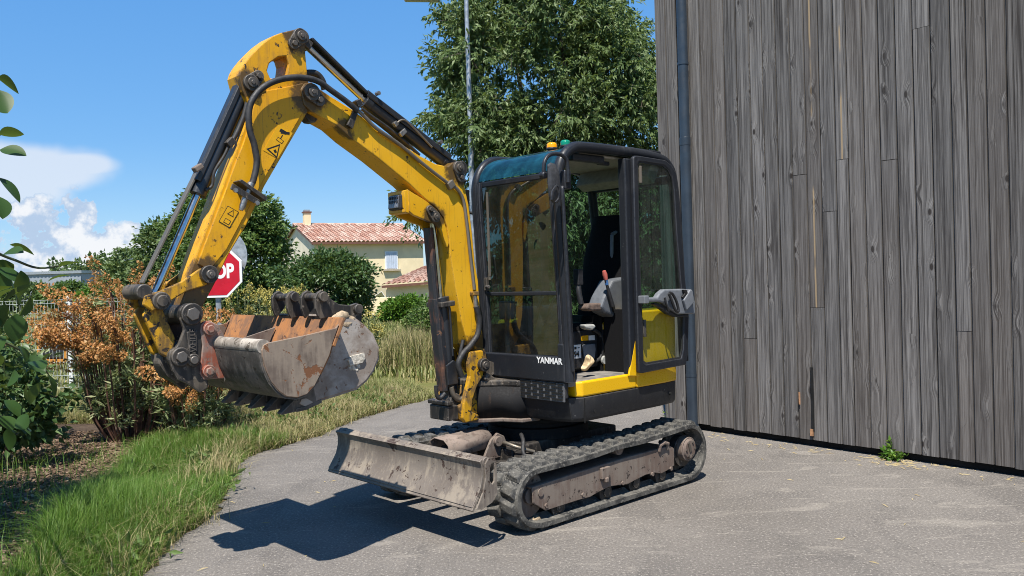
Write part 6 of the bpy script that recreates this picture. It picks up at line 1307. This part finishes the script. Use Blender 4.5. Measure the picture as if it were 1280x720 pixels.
# mesh fence
M['fence'] = plain('pale_fence_wire', (.55, .58, .52), .5, .2, .1, 20, .03)
M['fence_white'] = plain('fence_post_white', (.72, .73, .70), .5, 0, .05, 20, .03)
fd = 12.6; ftop = D(86, 374, fd)[2]; pan = 2.5; x86 = D(86, 374, fd)[0]
fn = tag(empty('mesh_fence', (x86, fd, -.03)), 'pale welded mesh fence with white posts behind the dried shrub', 'fence'); FH = ftop+.03
for k in (-2, -1, 0, 1):
    if k < 1: b = B(); b.box((k*pan, 0, FH/2+.02), (.06, .045, FH+.05)); b.make('post', M['fence_white'], fn, 0, .006)
    if k == 1: continue
    b = B(); w_ = pan if k < 0 else 1.35
    for x in np.arange(.06, w_, .052): b.tube([(k*pan+x, -.02, .05), (k*pan+x, -.02, FH)], .0034, 4, False)
    for z in (.10, .14, .32, .52, .72, .92, 1.10, FH-.20, FH-.055, FH-.004):
        for y in (-.027, -.013): b.tube([(k*pan+.03, y, z), (k*pan+w_, y, z)], .0042, 4, False)
    b.make('wire_panel', M['fence'], fn)['kind'] = 'stuff'
# things beyond the fence
M['orange_paint'] = worn('orange_machine_paint', (.50, .20, .03), (.58, .25, .04), (.3, .16, .06), (.1, .06, .04), rough=.6)
M['pallet'] = plain('pallet_wood', (.34, .18, .11), .85, 0, .25, 12, .2)
q = D(64, 398, 17.); cr_ = tag(empty('orange_cage', (q[0], 17., -.03)), 'orange metal cage with a dark interior behind the mesh fence', 'cage')
for x in (-.27, .27):
    for y in (0, .5): B().box((x, y, .45), (.05, .05, .95)).make('upright', M['orange_paint'], cr_)
B().box((0, .25, .93), (.60, .56, .05)).make('top_frame', M['orange_paint'], cr_, 0, .01); B().box((0, .25, .55), (.5, .45, .65)).make('dark_load', M['dark_plastic'], cr_, 0, .02); B().box((0, .25, .15), (.62, .56, .12)).make('base', M['orange_paint'], cr_)
q = D(83, 402, 17.5)
for k in range(6): tag(B().box((0, 0, 0), (.62, .5, .09)).make('pallet', M['pallet'], None, 0, .01), 'reddish wooden pallet in the stack beside the orange cage', 'pallet', 'stacked pallets behind the fence').location = (q[0]+rng.normal(0, .02), 17.5, .05+k*.13)
# corrugated warehouse far off
M['corrugated'] = plain('grey_cladding', (.33, .36, .40), .55, .2, .06, .5, .0)
dw = 110.; xl, xr = D(-60, 340, dw)[0], D(101, 340, dw)[0]; zt = D(101, 337.5, dw)[2]
wh = tag(empty('warehouse', (xr, dw, -.03)), 'distant grey warehouse with ribbed metal cladding', 'warehouse')
xs = np.arange(0, xr-xl, .24); pr_ = []
for i, x in enumerate(xs): pr_ += [(-x, -.0 if i % 2 else -.05), (-x-.10, -.0 if i % 2 else -.05)]
b = B(); b.grid([[(x, y, z) for x, y in pr_] for z in (0, zt-.35)]); b.make('cladding', M['corrugated'], wh)
B().box((-(xr-xl)/2, 6.0, (zt-.4)/2), (xr-xl, 11.8, zt-.4)).make('hall', M['corrugated'], wh); B().box((-(xr-xl)/2, 6.0, zt-.2), (xr-xl+.4, 12.5, .36)).make('roof_edge', M['galv'], wh)
# cream house with tiled roof
def tiles():
    t = NT('clay_tiles'); oi = t.coord(); v = t.voro(t.coord((3.1, .01, 4.0)), 1.0, 'Color'); r_ = t.sep(v)[0]; c = t.mix(r_, (.32, .165, .12), (.54, .41, .335)); c = t.mix(t.step(t.sep(v)[1], .6, 1), c, (.38, .21, .155))
    t.bsdf(c, .9, 0, t.bump(t.noise(oi, 9, 4), .4, .02), .2); return t.m
M['tiles'] = tiles()
M['render_cream'] = plain('cream_render', (.80, .66, .42), .92, 0, .05, 1.2, .05, .2)
M['render_pale'] = plain('pale_render', (.78, .70, .54), .92, 0, .06, 1.2, .05, .2)
M['shutter'] = plain('pale_blue_shutter', (.52, .58, .68), .5, 0, .06, 6, .05)
M['gutter'] = plain('brown_gutter', (.16, .07, .045), .6, 0, .1, 6, .05)
M['stone_sill'] = plain('stone_sill', (.45, .38, .28), .9, 0, .1, 6, .1)
TH = R(28); C0 = D(393, 302, 60.); LH, WH = 8.3, 10.0; ez = C0[2]+.03; rzh = D(367, 281, 64.5)[2]+.03
hs_ = tag(empty('cream_house', (C0[0], C0[1], -.03), TH), 'two storey cream rendered house with a red tiled gable roof', 'house')
# local: x along the long wall, y to the back
b = B(); b.add([(0, 0, 0), (LH, 0, 0), (LH, 0, ez), (0, 0, ez), (0, WH, 0), (LH, WH, 0), (LH, WH, ez), (0, WH, ez)], [(0, 1, 2, 3), (1, 5, 6, 2), (5, 4, 7, 6)]); b.make('wall', M['render_cream'], hs_)
b = B(); b.add([(0, 0, 0), (0, WH, 0), (0, WH, ez), (0, WH/2, rzh-.12), (0, 0, ez)], [(0, 1, 2, 3, 4)]); b.add([(LH, 0, ez), (LH, WH, ez), (LH, WH/2, rzh-.12)], [(0, 1, 2)]); b.make('gable_wall', M['render_pale'], hs_)
def tile_slope(p00, p10, p01, p11, name, parent, per=.32, rows_n=14):
    """barrel tiles running down the slope: p00-p10 along the eaves, p01-p11 along the ridge"""
    p00, p10, p01, p11 = map(np.array, (p00, p10, p01, p11)); n = int(np.linalg.norm(p10-p00)/per)*4; nrm = unit(np.cross(p10-p00, p01-p00)); nrm = nrm if nrm[2] > 0 else -nrm
    b = B(); rows = []
    for j in range(rows_n):
        for e_, lift in ((0, .05), (1, .0)):
            t_ = (j+e_)/rows_n; rows.append([(p00+(p10-p00)*u+(p01+(p11-p01)*u-p00-(p10-p00)*u)*t_)+nrm*(lift+.12*abs(math.sin(math.pi*u*n/4))) for u in np.linspace(0, 1, n+1)])
    b.grid(rows); return b.make(name, M['tiles'], parent, 50)
ov = .35
rf = tile_slope((-.25, -ov, ez-.10), (LH+.25, -ov, ez-.10), (-.25, WH/2, rzh), (LH+.25, WH/2, rzh), 'roof_slope', hs_)
tile_slope((-.25, WH+ov, ez-.10), (LH+.25, WH+ov, ez-.10), (-.25, WH/2, rzh), (LH+.25, WH/2, rzh), 'roof_slope', hs_)
B().tube([(-.3, WH/2, rzh+.03), (LH+.3, WH/2, rzh+.03)], .11, 8).make('ridge_tiles', M['tiles'], hs_, 60)
B().box((LH/2, -ov-.03, ez-.14), (LH+.6, .14, .16)).make('gutter', M['gutter'], hs_)
for x in (-.2, LH+.2): B().bar((x, -ov, ez-.18), (x, WH/2, rzh-.08), .06, .18).make('verge_board', M['gutter'], hs_)
for x in (-.2,): B().bar((x, WH+ov, ez-.18), (x, WH/2, rzh-.08), .06, .18).make('verge_board', M['gutter'], hs_)
ch = B(); ch.box((.75, WH/2-.2, rzh+.35), (.5, .5, 1.1)); cho = ch.make('chimney', M['render_cream'], hs_); B().box((.75, WH/2-.2, rzh+.93), (.62, .62, .10)).make('chimney_cap', M['gutter'], hs_); B().box((.75, WH/2-.2, rzh+1.04), (.42, .42, .16)).make('chimney_pot', M['sign_back'], hs_)
def on_wall(px, py):                     # photo pixel on the long wall
    d = ray(px, py); n_ = np.array([math.sin(TH), -math.cos(TH), 0]); t_ = ((C0-CO)@n_)/(d@n_); q = CO+d*t_-C0; return q[0]*math.cos(TH)+q[1]*math.sin(TH), q[2]+C0[2]+.03
x0, z1 = on_wall(482, 315.5); x1, z0 = on_wall(496, 335)
wi = B().box(((x0+x1)/2, -.03, (z0+z1)/2), (x1-x0+.16, .08, z1-z0+.14)).make('window_frame', M['sign_white'], hs_)
for k in range(6): B().box((x0+(x1-x0)*(k+.5)/6, -.08, (z0+z1)/2), ((x1-x0)/6*.86, .03, z1-z0)).make('shutter_slat', M['shutter'], hs_)
B().box(((x0+x1)/2, -.12, z0-.14), (x1-x0+.5, .24, .12)).make('window_sill', M['stone_sill'], hs_)
# low wing with its own tiled roof in front of the house
da = 54.; A0 = D(477, 357, da); A1 = D(560, 350.5, da+1.5); AR = D(530, 334, da+3.2); AR2 = D(585, 331, da+4.5)
an = tag(empty('garage_wing', (A0[0], A0[1], -.03)), 'low cream garage wing with a red tiled roof beside the house', 'garage'); o0 = np.array([A0[0], A0[1], -.03])
tile_slope(A0-o0, A1-o0, AR-o0, AR2-o0, 'roof_slope', an, .32, 9)
b = B(); wv_ = unit((A1-A0)*np.array([1, 1, 0])); bk_ = np.array([-wv_[1], wv_[0], 0]); p0 = A0-o0+bk_*.35+wv_*.35; p1 = A1-o0+bk_*.35; hz_ = p0[2]-.05
b.add([(p0[0], p0[1], 0), (p1[0], p1[1], 0), (p1[0], p1[1], hz_), (p0[0], p0[1], hz_)]+[(p0[0]+bk_[0]*5, p0[1]+bk_[1]*5, z) for z in (0, hz_)], [(0, 1, 2, 3), (0, 3, 5, 4)]); b.make('wall', M['render_cream'], an)
B().bar(tuple(A0-o0-bk_*.05-np.array([0, 0, .08])), tuple(A1-o0-bk_*.05-np.array([0, 0, .08])), .12, .16).make('gutter', M['gutter'], an)
b = B(); b.grid([[tuple(D(px, py, da+k_*.4)-D(475, 380, da)) for px, py in ((465, 372), (470, 368.5), (477, 364), (485, 376))] for k_ in (0, 1)]+[[tuple(D(px, py, da+.9)-D(475, 380, da)) for px, py in ((464, 382), (470, 382), (478, 382), (484, 381))]]); pq = D(475, 380, da)
o = b.make('white_awning', M['sign_white'], None); o.location = Vector(pq); m_ = o.modifiers.new('s', 'SOLIDIFY'); m_.thickness = .03; tag(o, 'white sun awning beside the low garage wing', 'awning')
q = D(462, 395, 40.); tag(B().box((0, 0, .35), (2.4, .2, .9)).make('garden_wall', M['render_cream'], None, 0, .02), 'low cream garden wall left of the bright clipped bush', 'garden wall').location = (q[0]+.3, 40., 0)
# ================================================================== tidy: no more than thing > part > sub-part
def depth(o):
    d = 0
    while o.parent: o = o.parent; d += 1
    return d
for o in list(bpy.data.objects):
    while depth(o) > 2:
        p_ = o.parent; o.parent = p_.parent
